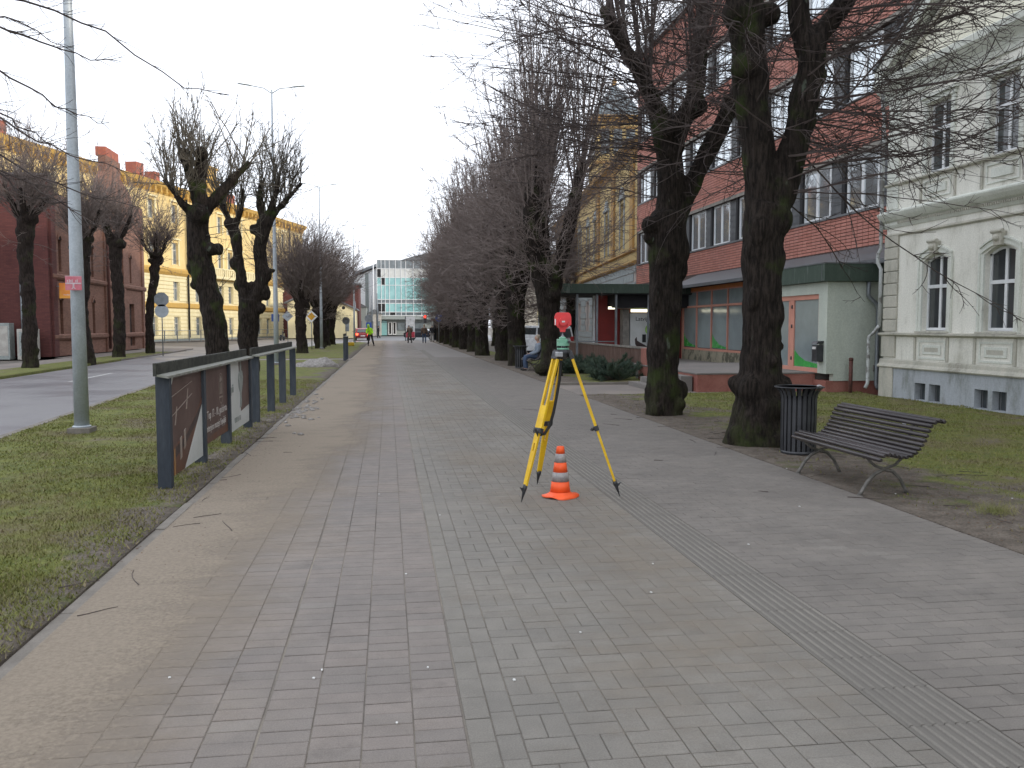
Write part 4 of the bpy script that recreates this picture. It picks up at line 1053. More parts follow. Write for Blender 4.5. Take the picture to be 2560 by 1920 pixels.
for k, u in enumerate(st_):
    w = min(1.6, uS1 - u) - .07
    for z0, z1 in ((.74, 2.34), (2.42, 2.96)):
        p = MB().box(u + .07, u + w + .07, yS + .05, yS + .06, z0, z1).build('shop_pane', 'frost', BB)
        if z0 < 1 and k % 2 == 0: MB().prism([(u + .1, .76), (u + w, .76), (u + w, .80), (u + .8, .90), (u + .3, 1.12), (u + .1, 1.3)], XZ, yS + .045, yS + .049).build('green_film', 'frost_green', p)
mb = MB()
for u in list(st_) + [uS1]: mb.box(u, u + .07, yS, yS + .08, .70, 3.0)
for z in (.64, 2.34, 2.96):
    mb.box(uS0, uS1 + .07, yS - .008, yS + .075, z, z + .08 if z < 2.9 else 3.0)
mb.build('shop_frame', 'salmon', BB)
MB().box(uS0 - .1, uS0, yS, 0, 0, 3.1).build('shop_end', 'salmon', BB)
# low pavilion with the door, green fascia
M['pav_white'] = dirty('pavilion render', (.50, .54, .47), (.45, .49, .43), (.32, .34, .29), .58, .8)
M['green_fascia'] = dirty('green copper fascia', (.060, .085, .066), (.045, .068, .052), (.12, .145, .125), .55, .65, (2, 2, .3))
M['granite'] = plain('red granite', (.24, .085, .065), (.33, .14, .11), .6, ns=1.3, bs=120, fine=.35, bump=.1)
M['granite_top'] = plain('podium paving', (.20, .18, .165), (.15, .14, .13), .8, ns=1)
PV = thing('pavilion', 'low pale pavilion with green fascia and salmon door frame beside the villa corner', 'pavilion', (10.4, 19.35, 0))
mb = MB()
# door face is x = 0 plane of the pavilion (facing -x); transverse face y = 0
def FXz(a, b, t): return (t, a, b)
for poly in ([(0, .45), (.42, .45), (.42, 2.38), (0, 2.38)], [(3.0, .45), (4.3, .45), (4.3, 2.38), (3.0, 2.38)], [(0, 2.38), (4.3, 2.38), (4.3, 2.66), (0, 2.66)]):
    mb.prism(poly, FXz, 0, .2)
mb.prism([(.2, .28), (2.35, .28), (2.35, 2.66), (.2, 2.66)], XZ, 0, .2)
mb.box(0, .2, 0, .0, 0, 0) if False else None
mb.build('wall', 'pav_white', PV)
MB().box(.6, 2.3, .6, 4.2, .3, 2.6).build('interior', 'inside', PV)
MB().box(.02, 2.35, .03, 4.3, -.1, .28).build('granite_base', 'granite', PV)
mb = MB().box(-.16, 2.4, -.14, 4.35, 2.66, 3.08); mb.build('fascia', 'green_fascia', PV, bevel=.01)
MB().box(-.17, 2.41, -.15, 4.36, 3.08, 3.11).build('roof', 'roof_metal', PV)
MB().box(-.165, -.16, .0, .012, 2.67, 3.07).build('fascia_seam', 'roof_metal', PV)
# door frame: fixed pane nearer, leaf further
mb = MB()
for a, b in ((.42, .52), (1.80, 2.02), (2.90, 3.0)): mb.box(.05, .13, a, b, .45, 2.38)
mb.box(.045, .125, .42, 3.0, 2.26, 2.38); mb.box(.045, .125, .42, 3.0, .45, .56); mb.build('door_frame', 'salmon', PV)
p = MB().box(.08, .09, .52, 1.80, .56, 2.26).build('side_light', 'frost', PV)
MB().prism([(.53, .57), (1.79, .57), (1.79, .98), (1.55, .84), (1.2, .72), (.53, .66)], FXz, .074, .078).build('green_film', 'frost_green', p)
d = MB().box(.07, .10, 2.02, 2.90, .56, 2.26).build('door', 'frost', PV)
MB().box(.05, .068, 2.03, 2.10, .57, 2.25).build('door_stile', 'salmon', d)
for z in (.72, 1.55, 2.05): MB().lathe([(.02, 0), (.025, .03), (.02, .09)], 8, (.04, 1.9, z)).build('hinge', 'steel_dark', d)
MB().box(1.21, 1.45, -.012, .0, .50, .66).build('vent_frame', 'conc', PV); MB().box(1.235, 1.425, -.014, -.012, .52, .64).build('vent_opening', 'inside', PV)
M['zinc'] = plain('zinc downpipe', (.24, .26, .28), (.17, .19, .20), .45, metal=.4)
MB().tube([(1.0, -.08, 2.66), (1.0, -.08, 2.32), (1.22, -.08, 2.12), (1.26, -.08, 2.0), (1.26, -.08, .2), (1.26, -.16, .08)], .048, 10).build('downpipe', 'zinc', PV)
mbx = thing('mailbox', 'black mailbox on the corner of the pale pavilion beside the salmon door', 'mailbox', (10.31, 19.60, .74))
MB().box(-.09, .085, -.12, .12, 0, .40).build('box', 'black_metal', mbx, bevel=.01)
MB().prism([(-.11, .42), (.085, .46), (.085, .50), (-.05, .49)], XZ, -.13, .13).build('lid', 'black_metal', mbx)
MB().box(-.10, -.09, -.08, .08, .30, .36).build('paper_slip', 'white', mbx)
M['rust'] = plain('rusty red pipe', (.12, .045, .035), (.07, .03, .025), .8, ns=12)
o = MB().tube([(0, 0, -.05), (0, 0, .78)], .045, 10); o.lathe([(.055, .78), (.055, .83), (.03, .85)], 10); o = o.build('pipe_post', 'rust'); o.location = (10.9, 19.1, 0); tag(o, 'short rusty red pipe standing in front of the pale pavilion wall', 'pipe')
# podium with steps, terrace, board fence
PO = thing('podium', 'red granite podium with steps on its left end in front of the pavilion door', 'podium', (7.43, 20.0, 0))
mb = MB().box(.0, 3.0, 0, .03, -.15, .42)
for k in range(4): MB().box(.012 + .76 * k, .748 + .76 * k, -.012, .0, -.12, .42).build('granite_slab', 'granite', PO)
mb.box(0, .03, .0301, 5, -.15, .42); mb.build('core', 'granite', PO)
MB().box(-.03, 5.3, -.03, 5.6, .42, .46).build('top_slab', 'granite_top', PO, bevel=.008)
MB().box(.06, 5.3, .06, 5.5, -.15, .41).build('fill', 'granite_top', PO)
for k in range(3): MB().box(-.33 * (3 - k), -.34 * (2 - k) - .04, .25, 2.6, -.1, .13 * (k + 1) - .02).build('step', 'granite_top', PO)
MB().box(.0, .55, 4.3, 4.75, .4601, .95).build('granite_pillar', 'granite', PO, bevel=.01)
o = MB().box(7.85, 12.3, 25.6, 43, -.15, .22).build('terrace', 'granite_top'); struct(o)
M['board'] = plain('brown fence boards', (.115, .068, .052), (.16, .10, .08), .8, ns=4, scale=(3, 3, .5))
BF = thing('board_fence', 'long brown upright-board fence with grey cap rail behind the dark shrubs', 'fence', (7.75, 24.6, 0))
bm_ = None
for k in range(96):
    if bm_ is None: o = MB().box(-.012, .012, -.055, .055, -.05, .90).build('board', 'board', BF); bm_ = o
    else: o = bpy.data.objects.new('board', bm_.data); COL.objects.link(o); o.parent = BF
    o.location = (random.uniform(-.004, .004), .06 + k * .13, random.uniform(-.01, 0)); o.rotation_euler = (0, 0, random.uniform(-.03, .03))
MB().box(-.05, .05, 0, 12.5, .90, .96).build('cap_rail', 'conc', BF); MB().box(.015, .05, 0, 12.5, .3, .36).build('cross_rail', 'board', BF)

# ============================================================ PORCH with green roof
PR = thing('porch', 'flat green-roofed porch on thin posts projecting from the brick office building', 'porch', (6.96, 34.0, 0))
MB().box(0, 5.84, 0, 4.5, 2.92, 3.30).build('roof', 'green_fascia', PR, bevel=.01)
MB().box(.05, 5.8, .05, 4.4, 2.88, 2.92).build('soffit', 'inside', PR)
for x in (.62, 1.44, 2.24, 3.6):
    MB().box(x - .04, x + .04, .15, .23, 0, 2.88).build('post', 'zinc', PR)
for x in (.62, 2.24): MB().box(x - .04, x + .04, 4.1, 4.18, 0, 2.88).build('post', 'zinc', PR)
MB().box(.62, 2.24, .17, .21, .95, .99).build('railing', 'zinc', PR)
M['oxblood'] = plain('oxblood wall', (.26, .03, .025), (.20, .025, .022), .7, ns=1)
MB().box(1.64, 1.70, 1.55, 1.75, .2, 2.88).build('wall_edge', 'win_white', PR)
MB().box(1.70, 5.8, 1.6, 1.75, .2, 2.88).build('red_wall', 'oxblood', PR)
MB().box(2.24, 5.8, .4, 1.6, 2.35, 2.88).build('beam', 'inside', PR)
M['tube_on'] = emit('lit tube', (1, .95, .7), 2.2)
M['lime'] = plain('lime sign print', (.30, .55, .10), None, .5, bump=0)
KI = thing('vending_kiosk', 'white lit kiosk with a dark figure print and lime green top sign under the porch', 'kiosk', (9.7, 34.9, .2))
MB().box(0, .26, 0, .5, 0, 2.1).build('side_pillar', 'conc', KI)
MB().box(.30, 1.9, -.02, .5, 0, 1.93).build('front_panel', 'p_white', KI)
MB().box(-.35, .28, -.05, .3, 2.13, 2.35).build('sign', 'p_white', KI)
s2 = MB().box(.281, 1.9, -.05, .3, 2.13, 2.35).build('sign', 'lime', KI)
MB().box(.32, 1.9, -.04, -.021, 1.98, 2.10).build('light_strip', 'tube_on', KI)
MB().box(-.62, -.32, .0, .1, 2.10, 2.2).build('light_strip', 'tube_on', KI)
text_mesh('Latvijas', .24, 'lettering', 'inside', KI, Matrix.Translation((.52, -.025, 1.62)) @ Matrix.Rotation(R(90), 4, 'X'))
MB().prism([(.50, .85), (.58, .95), (.60, .80), (.72, .72), (.95, .60), (1.15, .48), (1.12, .42), (.92, .45), (.88, .40), (.90, .02), (.78, .02), (.78, .36), (.62, .50), (.52, .64)], XZ, -.026, -.021).build('figure_print', 'p_dark', KI)
mb = MB(); mb.lathe([(.20, 0), (.26, 0)], 24); mb = MB().tube([(1.18, -.022, 1.25), (1.18, -.027, 1.25)], .24, 24); mb.build('green_ring', 'lime', KI)
MB().tube([(1.18, -.027, 1.25), (1.18, -.030, 1.25)], .17, 24).build('ring_centre', 'p_white', KI)
MB().box(.82, .98, -.03, -.021, .72, 1.05).build('display', 'inside', KI)

# ============================================================ OCHRE CORNER BUILDING (right, beyond the office)
M['ochre'] = dirty('ochre stucco', (.52, .40, .19), (.46, .34, .15), (.34, .26, .14), .55, .75)
M['ochre_deep'] = dirty('deep ochre trim', (.42, .25, .08), (.36, .21, .07), (.22, .14, .06), .55, .7)
M['pinkish'] = dirty('pale pink ashlar', (.50, .42, .38), (.43, .38, .35), (.30, .29, .28), .5, .7)
M['ashlar_grey'] = plain('grey ashlar', (.33, .36, .36), (.27, .30, .30), .85)
M['slate'] = plain('blue grey slate', (.13, .16, .18), (.18, .21, .23), .6, ns=3)
OB = thing('corner_building', 'ochre yellow old building with slate domed tower behind the porch', 'corner building', (12.8, 43.62, 0), R(-95.1))
cols = [-4.1, -9.4, -14.0, -17.6, -22, -27, -32, -37]
ops = [(u - .62, u + .62, 5.95, 8.5) for u in cols] + [(u - .55, u + .55, 1.2, 3.3) for u in cols]
wall(OB, 'wall', 'ochre', -40, 0, 4.9, 11.2, [o for o in ops if o[2] > 4], .25)
wall(OB, 'ground_floor', 'pinkish', -40, 0, 0, 4.9, [o for o in ops if o[2] < 4], .25, y=-.03)
MB().box(-40, 0, .3, 12, 0, 11.2).build('body', 'inside', OB)
a = window(OB, 1.24, 2.55, (.5,), .62, .10, 'win_grey', 'glass_far', (cols[0] - .62, .15, 5.95), sash=.06)
b = window(OB, 1.1, 2.1, (.5,), .65, .10, 'win_grey', 'glass_far', (cols[0] - .55, .12, 1.2), sash=.06)
for u in cols[1:]: dup(a, OB, (u - .62, .15, 5.95)); dup(b, OB, (u - .55, .12, 1.2))
for u in cols:
    proud(OB, 'window_hood', 'ashlar_grey', [(u - .9, u + .9, -.14, 0, 8.7, 8.85), (u - .75, u - .63, -.06, 0, 5.9, 8.7), (u + .63, u + .75, -.06, 0, 5.9, 8.7)])
    MB().prism([(u - .62, 8.86), (u + .62, 8.86), (u + .4, 9.25), (u, 9.42), (u - .4, 9.25)], XZ, -.10, 0).build('window_crest', 'ashlar_grey', OB)
    mb = MB()
    for k in range(7): x = u - .6 + k * .2; mb.prism([(x - .07, 3.4), (x + .07, 3.4), (x + .13 + (k - 3) * .05, 4.25), (x - .13 + (k - 3) * .05, 4.25)], XZ, -.08, -.031)
    mb.build('voussoirs', 'ashlar_grey', OB)
for u in (-1.0, -6.9, -12.7, -24.5): proud(OB, 'pilaster', 'ochre_deep', [(u - .45, u + .45, -.12, 0, 5.6, 10.6)])
mb = MB()
for k in range(10):
    z = .35 + .45 * k
    for i in range(44): 
        u0_ = -40 + i * .9 + (.45 if k % 2 else 0)
        if any(c - .6 < u0_ + .85 and u0_ < c + .6 for c in cols) and .9 < z < 3.4: continue
        mb.box(u0_, u0_ + .86, -.075, -.031, z, z + .40)
stuff(mb.build('ashlar_blocks', 'ashlar_grey', OB))
cornice(OB, 'sill_course', 'ochre_deep', -40, .0, 4.75, [(.05, 0), (.22, .12), (.25, .2), (.08, .28)]); cornice(OB, 'upper_sill', 'ochre_deep', -40, .0, 5.5, [(.05, 0), (.15, .06), (.12, .12)])
cornice(OB, 'eaves', 'ochre_deep', -40, .0, 10.5, [(.08, 0), (.15, .2), (.45, .4), (.5, .7)])
mb = MB(); mb.prism([(0, 11.2), (5, 13.2), (12, 11.2)], YZ, -40, -11); mb.build('roof', 'slate', OB)
TU0, TU1, TV0, TV1 = -19.4, -16.0, .25, 3.35
mb = MB().box(TU0, TU1, TV0, TV1, 11.2, 16.0); mb.build('tower', 'ochre', OB)
for v in (TV0 + .35, TV0 + 1.25, TV0 + 2.15):
    w_ = MB().box(TU1 - .02, TU1 + .03, v, v + .6, 13.6, 15.3).build('tower_window', 'glass_far', OB)
    MB().box(TU1 + .001, TU1 + .08, v - .1, v + .7, 15.35, 15.5).build('hood', 'ochre_deep', w_)
for u in (TU0 + .4, TU0 + 1.4, TU0 + 2.4): MB().box(u, u + .6, TV0 - .03, TV0 + .02, 13.6, 15.3).build('tower_window', 'glass_far', OB)
proud(OB, 'tower_cornice', 'ochre_deep', [(TU0 - .25, TU1 + .25, TV0 - .25, TV1 + .25, 16.0, 16.25), (TU0 - .12, TU1 + .12, TV0 - .12, TV1 + .12, 15.75, 15.99), (TU0 - .12, TU1 + .12, TV0 - .12, TV1 + .12, 12.9, 13.1)])
lev = [(-.1, 16.25), (.12, 16.8), (.45, 17.4), (.85, 17.95), (1.2, 18.35), (1.45, 18.7)]; vs = []
for i_, z in lev: k_ = i_ * 1.05; vs += [(TU0 + k_, TV0 + i_, z), (TU1 - k_, TV0 + i_, z), (TU1 - k_, TV1 - i_, z), (TU0 + k_, TV1 - i_, z)]
n_ = len(lev); mb = MB().add(vs, [(k * 4 + j, k * 4 + (j + 1) % 4, k * 4 + 4 + (j + 1) % 4, k * 4 + 4 + j) for k in range(n_ - 1) for j in range(4)] + [tuple(range(4 * n_ - 4, 4 * n_))]); mb.build('dome_roof', 'slate', OB)
MB().lathe([(.22, 18.65), (.12, 18.8), (.18, 19.05), (.05, 19.25), (.02, 19.6)], 10, ((TU0 + TU1) / 2, (TV0 + TV1) / 2, 0)).build('finial', 'ochre_deep', OB)

# ============================================================ YELLOW SCHOOL-LIKE BUILDING (left, far)
M['yellow_st'] = dirty('warm yellow stucco', (.74, .58, .28), (.66, .50, .22), (.52, .42, .24), .6, .8)
M['yellow_deep'] = dirty('ochre band', (.55, .35, .09), (.48, .30, .08), (.36, .27, .14), .55, .75)
M['cream'] = dirty('cream stucco', (.76, .68, .43), (.69, .61, .37), (.56, .5, .36), .6, .8)
M['chim'] = plain('chimney brick', (.38, .12, .07), (.30, .09, .06), .85)
YB = thing('yellow_building', 'long four-storey yellow stucco building beyond the side street on the left', 'apartment building', (-22.6, 101.1, 0), R(73.96))
cols = [-41, -37.2, -33.4, -29.6, -25.8, -22.2, -18.6, -14.8, -11.0, -6.3, -1.7, 3.1, 8.8, 11.3, 14.0, 19.7, 22.5, 25.3, 28.2, 33.0]
rw = [(.45, 2.6), (4.35, 6.5), (8.35, 10.7), (12.85, 14.8)]
for i, (z0, z1, zz0, zz1, mt) in enumerate(((0, 4.2, *rw[0], 'cream'), (4.2, 7.4, *rw[1], 'cream'), (7.4, 11.9, *rw[2], 'yellow_st'), (11.9, 16.6, *rw[3], 'yellow_st'))):
    wall(YB, 'storey_wall', mt, -43, 35.6, z0, z1, [(u - .6, u + .6, zz0, zz1) for u in cols], .3)
MB().box(-43, 35.6, .35, 14, 0, 16.6).build('body', 'inside', YB)
pw = {}
for i, (a, b) in enumerate(rw):
    h = b - a
    for u in cols:
        if i not in pw: pw[i] = window(YB, 1.2, h, (.5,), .66, .09, 'win_grey', 'glass_far', (u - .6, .2, a), sash=.05)
        else: dup(pw[i], YB, (u - .6, .2, a))
    if i > 1:
        for u in cols: mb = MB(); mb.box(u - .85, u - .62, -.08, 0, a - .1, b + .3); mb.box(u + .62, u + .85, -.08, 0, a - .1, b + .3); mb.box(u - 1.0, u + 1.0, -.2, -.001, b + .31, b + .5); mb.build('window_surround', 'cream', YB)
mb = MB()
for z in list(np.arange(.2, 3.9, .42)) + list(np.arange(4.35, 7.1, .42)):
    us = [-43.0]
    for u in cols:
        inw = (rw[0][0] - .1 < z + .15 < rw[0][1] + .1) or (rw[1][0] - .1 < z + .15 < rw[1][1] + .1)
        if inw: us += [u - .65, u + .65]
    us.append(35.6)
    for a, b in zip(us[::2], us[1::2]): mb.box(a, b, -.09, 0, z, z + .33)
stuff(mb.build('rusticated_courses', 'cream', YB))
cornice(YB, 'storey_band', 'yellow_deep', -43, 35.7, 3.55, [(.1, 0), (.2, .1), (.2, .5), (.05, .6)]); cornice(YB, 'storey_band', 'yellow_deep', -43, 35.7, 7.1, [(.12, 0), (.35, .3), (.4, .6), (.1, .8)])
cornice(YB, 'eaves', 'yellow_deep', -43, 35.8, 15.6, [(.05, 0), (.15, .4), (.55, .7), (.7, 1.1)])
stuff(proud(YB, 'eaves_brackets', 'yellow_deep', [(u, u + .25, -.5, -.04, 15.7, 16.3) for u in np.arange(-42.5, 35, 1.1)]))
mb = MB(); mb.prism([(-.7, 16.7), (6, 18.1), (14, 16.7)], YZ, -43, 35.7); mb.build('roof', 'slate', YB)
for u, w, h in ((-26.2, 1.3, 18.3), (-6.1, 1.4, 18.6), (-2.8, 1.0, 18.2), (15, 1.2, 18.4)): MB().box(u - w / 2, u + w / 2, 1.2, 2.4, 16.8, h).build('chimney', 'chim', YB)
mb = MB(); mb.box(4.2, 8.8, -.15, 1, 16.7, 18.8); mb.box(4.8, 8.2, -.12, 1, 18.8, 20.2); mb.box(3.9, 9.1, -.3, 1, 18.8, 19.0); mb.box(4.6, 8.4, -.25, 1, 20.2, 20.5); mb.build('parapet_gable', 'yellow_deep', YB, bevel=.05)
mb = MB(); mb.box(5, 16.5, -1.2, 0, 7.2, 7.5); 
for u in np.arange(5.1, 16.5, .5): mb.box(u, u + .3, -1.2, -1.08, 7.5, 8.3)
mb.box(5, 16.5, -1.22, -1.05, 8.3, 8.45); mb.build('balcony', 'cream', YB)
for u in (.6, 29.8): MB().tube([(u, -.25, 15.8), (u, -.25, .3)], .11, 8).build('downpipe', 'inside', YB)
MB().box(-43, 35.6, -.14, 0.0, -.1, .16).build('plinth', 'p_grey', YB)
# thin railing in front of it
RL = thing('street_railing', 'thin grey railing along the pavement in front of the yellow building', 'railing', (-22.6, 101.1, -.1), R(73.96))
mb = MB().beam((-30, -3.5, 1.25), (34, -3.5, 1.25), .05, .05); mb.beam((-30, -3.5, .75), (34, -3.5, .75), .03, .03); mb.build('rail', 'zinc', RL)
rp = MB().box(-.04, .04, -3.54, -3.46, 0, 1.25).build('post', 'zinc', RL, (-30, 0, 0))
for k in range(1, 27): dup(rp, RL, (-30 + 2.45 * k, 0, 0))
sheet('far_footway', 'ground', [(-26, 88), (-13.6, 116), (-9, 132), (-14, 134), (-27, 102), (-40, 62), (-36, 60)], -.03, .1)

# ============================================================ RED BRICK BUILDING (left)
def brickmat(name, a, b, m):
    t = NT(name); P = t.P(); X, Y, Z = t.sep(P); cb = t.new('ShaderNodeCombineXYZ'); t.lk(t.math('ADD', X, Y), cb.inputs[0]); t.lk(Z, cb.inputs[1])
    br = t.new('ShaderNodeTexBrick'); t.lk(cb.outputs[0], br.inputs['Vector']); br.inputs['Scale'].default_value = 1
    br.inputs['Brick Width'].default_value = .25; br.inputs['Row Height'].default_value = .075; br.inputs['Mortar Size'].default_value = .006
    br.inputs['Color1'].default_value = c4(a); br.inputs['Color2'].default_value = c4(b); br.inputs['Mortar'].default_value = c4(m)
    n = t.noise(P, .7, 6); c = t.mix(t.ramp(n, .45, .75, 0, .5), br.outputs[0], tuple(x * .6 for x in a)); t.col(c); t.rough(.9); t.bump(br.outputs['Fac'], .4, -.01); return t.m
M['rb_front'] = brickmat('brown red brickwork', (.185, .085, .058), (.26, .13, .09), (.17, .12, .095))
M['rb_side'] = brickmat('painted dark red brickwork', (.095, .030, .028), (.13, .042, .036), (.075, .03, .026))
RB = thing('brick_house', 'old dark red brick house with stepped gable and chimney across the street', 'brick house', (-17.3, 47.9, 0), R(90))
uA = [1.3 + 2.55 * k for k in range(6)]
ar = [(u - .22, u + .22, 1.05, 3.0) for u in uA[:5]] + [(13.6, 14.7, .25, 3.1)]
wall(RB, 'wall', 'rb_front', 0, 17.2, 0, 8.6, ar + [(u - .2, u + .2, 4.5, 6.2) for u in uA], .3)
MB().box(0, 17.2, .35, 12, 0, 8.5).build('body', 'inside', RB)
for k, u in enumerate(uA):
    proud(RB, 'blind_niche_bars', 'inside', [(u - .2, u + .2, .29, .31, 4.5, 6.2)])
    if k < 5: MB().box(u - .22, u + .22, .26, .28, 1.05, 3.0).build('window', 'glass', RB)
    mb = MB()
    for s, t_ in ((u, 3.0), (u, 6.2)):
        if k == 5 and t_ == 3.0: continue
        mb.prism([(s - .34, t_ - .02), (s - .22, t_ - .02), (s - .15, t_ + .12), (s, t_ + .2), (s + .15, t_ + .12), (s + .22, t_ - .02), (s + .34, t_ - .02), (s + .24, t_ + .22), (s, t_ + .36), (s - .24, t_ + .22)], XZ, -.06, 0)
        MB().prism([(s - .22, t_), (s + .22, t_), (s + .15, t_ + .13), (s, t_ + .2), (s - .15, t_ + .13)], XZ, -.012, -.001).build('arch_niche', 'inside', RB)
    mb.build('arch_hood', 'rb_front', RB)
MB().box(13.65, 14.65, .2, .26, .25, 3.1).build('door', 'glass', RB)
for z in (4.05, .85): cornice(RB, 'belt_course', 'rb_front', -.1, 17.3, z, [(.08, 0), (.16, .1), (.16, .25), (.05, .32)])
MB().box(-.12, .5, -.12, 0, 0, 8.7).build('corner_pier', 'rb_side', RB)
for u in (5.1, 8.7, 12.4, 16.8): MB().box(u - .25, u + .25, -.10, 0, 0, 8.7).build('pier', 'rb_front', RB)
mb = MB(); steps = [(7.4, 8.6), (7.4, 9.6), (8.2, 9.6), (8.4, 10.5), (9.3, 11.2), (9.3, 12.2), (12.3, 12.2), (12.3, 11.2), (13.6, 10.7), (14.6, 10.4), (14.6, 9.9), (17.2, 9.9), (17.2, 8.6)]
mb.prism(steps, XZ, -.05, .4); mb.build('stepped_gable', 'rb_front', RB)
MB().box(9.5, 12.1, -.02, .6, 12.2, 12.75).build('chimney', 'chim', RB)
mb = MB(); mb.prism([(0, 8.6), (6, 9.8), (12, 8.6)], YZ, 0, 17.2); mb.build('roof', 'roof_metal', RB)
MB().box(-.35, -.001, 0, 12, 0, 9.3).build('side_wall', 'rb_side', RB)
proud(RB, 'side_cap', 'roof_metal', [(-.42, .05, -.05, 12, 9.3, 9.4)])
MB().box(-1.6, -.351, 3.6, 14, 0, 9.7).build('side_wing', 'rb_side', RB)
for u in (8.7,): MB().tube([(u, -.2, 8.6), (u, -.2, .2)], .08, 8).build('downpipe', 'rust', RB)
MB().tube([(-.45, 1.3, 4.1), (-.45, 1.3, .2)], .07, 8).build('downpipe', 'zinc', RB)
cb_ = thing('utility_cabinet', 'pale grey utility cabinet against the dark red side wall', 'utility cabinet', (-18.9, 46.9, 0)); MB().box(-1.1, 0, -.3, .3, -.1, 1.75).build('housing', 'p_grey', cb_, bevel=.02); MB().box(-1.0, -.55, -.31, -.301, .1, 1.6).build('door', 'win_grey', cb_); MB().box(-.5, -.08, -.31, -.301, .1, 1.6).build('door', 'win_grey', cb_)
cb2 = thing('utility_cabinet', 'narrower pale cabinet beside the first one, behind the tree on the far verge', 'utility cabinet', (-17.6, 46.7, 0)); MB().box(-.9, 0, -.25, .25, -.1, 1.45).build('housing', 'win_grey', cb2, bevel=.02); MB().box(-.8, -.1, -.262, -.251, .1, 1.3).build('door', 'p_grey', cb2)
M['o_sign'] = plain('orange sign face', (.75, .22, .025), (.85, .38, .04), .4, ns=1.1, fine=.02, bump=0)
sg = thing('hanging_sign', 'square orange sign projecting from the red brick house, beside the lamp post', 'sign', (-17.3, 48.3, 3.45))
MB().box(.25, 1.08, -.06, .06, -.40, .40).build('sign_face', 'o_sign', sg, bevel=.01)
MB().box(1.08, 1.17, -.08, .08, -.44, .36).build('sign_edge', 'win_white', sg); MB().box(-.0, .25, -.02, .02, .2, .25).build('bracket', 'zinc', sg)
text_mesh('Swedbank', .095, 'lettering', 'white', sg, Matrix.Translation((.46, -.064, -.24)) @ Matrix.Rotation(R(90), 4, 'X'))

# ============================================================ FAR END OF THE STREET
GBD = thing('glass_building', 'modern teal glass building with white mullions closing the far end of the street', 'glass building', (-1.8, 150, 0))
MB().box(0, 14, .3, 16, 3.0, 12.7).build('body', 'glass_far', GBD)
bands = [(12.9, 11.4, 'glass_far'), (11.4, 9.9, 'p_white'), (9.9, 8.6, 'glass_teal'), (8.6, 6.15, 'glass_teal'), (6.15, 5.5, 'glass_far'), (5.5, 4.0, 'glass_teal'), (4.0, 3.4, 'glass_far')]
xs = [0, .72, 1.38, 2.1, 3.15, 4.1, 4.9, 6.2, 7.6, 9, 10.4, 11.8, 13.2, 14]
for zt, zb, m in bands:
    for a, b in zip(xs, xs[1:]):
        mm = m
        if m == 'p_white' and a < .7: mm = 'inside'
        if zt == 9.9 and a in (.72,): mm = 'inside'
        if zt == 5.5 and a < .8: mm = 'inside'
        if zt == 4.0 and int(a * 10) % 3 == 0: mm = 'inside'
        MB().box(a + .05, b - .05, .0, .08, zb + .05, zt - .05).build('glass_panel', mm, GBD)
mb = MB()
for x in xs: mb.box(x - .05, x + .05, -.08, .02, 3.0, 12.95)
for z in (12.9, 11.4, 9.9, 8.6, 6.15, 5.5, 4.0, 3.4): mb.box(-.05, 14, -.06, .02, z - .05, z + .05)
mb.build('mullions', 'win_white', GBD)
MB().box(-.7, 14.2, -1.0, .3, 2.75, 3.3).build('canopy', 'p_grey', GBD)
mb = MB(); mb.prism([(4.1, 12.9), (14.2, 12.9), (14.2, 14.3), (9, 14.2), (6.4, 13.6)], XZ, -.3, 16); mb.build('curved_roof', 'roof_metal', GBD)
MB().box(0, 14, .6, 16, 0, 2.75).build('ground_floor', 'p_grey', GBD)
MB().box(0, 1.6, .4, .6, 0, 2.5).build('shop_glass', 'glass_teal', GBD); MB().box(3.5, 8, .4, .6, .9, 2.2).build('shop_glass', 'glass_far', GBD)
for x in (1.85, 2.6): window(GBD, .62, 2.2, (), None, .13, 'win_white', 'inside', (x, .35, .1), name='door')
for x in (-.6, .1): MB().tube([(x, -.9, 0), (x, -.9, 12.6 if x < 0 else 2.8)], .09, 8).build('column', 'win_white', GBD)
M['bright_white'] = plain('white render', (.85, .86, .86), (.80, .81, .82), .6, ns=1, bump=0)
WB = thing('white_tower_block', 'tall white block with sloping flat roof left of the glass building', 'white building', (-7.4, 162, 0))
mb = MB(); mb.prism([(0, 0), (6.0, 0), (6.0, 12.6), (2.2, 10.9), (0, 10.4)], XZ, 0, 16); mb.build('wall', 'bright_white', WB)
mb = MB(); mb.prism([(1.0, 10.9), (6.4, 12.9), (6.4, 13.5), (5.9, 13.3), (1.0, 11.3)], XZ, -.6, 16); mb.build('roof', 'zinc', WB)
MB().box(3.3, 3.9, -.12, 0, 0, 11.3).build('column', 'p_grey', WB)
RH = thing('red_roofed_block', 'dark red block rising behind the pale yellow gable house', 'building', (-16, 128, 0))
mb = MB(); mb.box(0, 11.8, 0, 10, 0, 7.6); mb.build('wall', 'rb_side', RH); MB().box(-.2, 12.1, -.2, 10, 7.6, 7.8).build('roof', 'roof_metal', RH)
YG = thing('gable_house', 'small pale yellow gabled house with grey roof left of the glass building', 'house', (-15, 116, 0))
mb = MB(); mb.prism([(2, 0), (10.7, 0), (10.7, 3.8), (8.4, 4.8), (5.5, 6.2), (2, 4.6)], XZ, 0, 8); mb.build('wall', 'cream', YG)
mb = MB(); mb.prism([(5.5, 6.25), (11.0, 3.7), (11.0, 3.9), (5.5, 6.55)], XZ, -.3, 8.2); mb.prism([(5.5, 6.25), (5.5, 6.55), (1.6, 4.7), (1.6, 4.5)], XZ, -.3, 8.2); mb.build('roof', 'roof_metal', YG)
MB().tube([(9.2, -.02, 4.0), (9.2, .02, 4.0)], .22, 14).build('round_window', 'inside', YG)
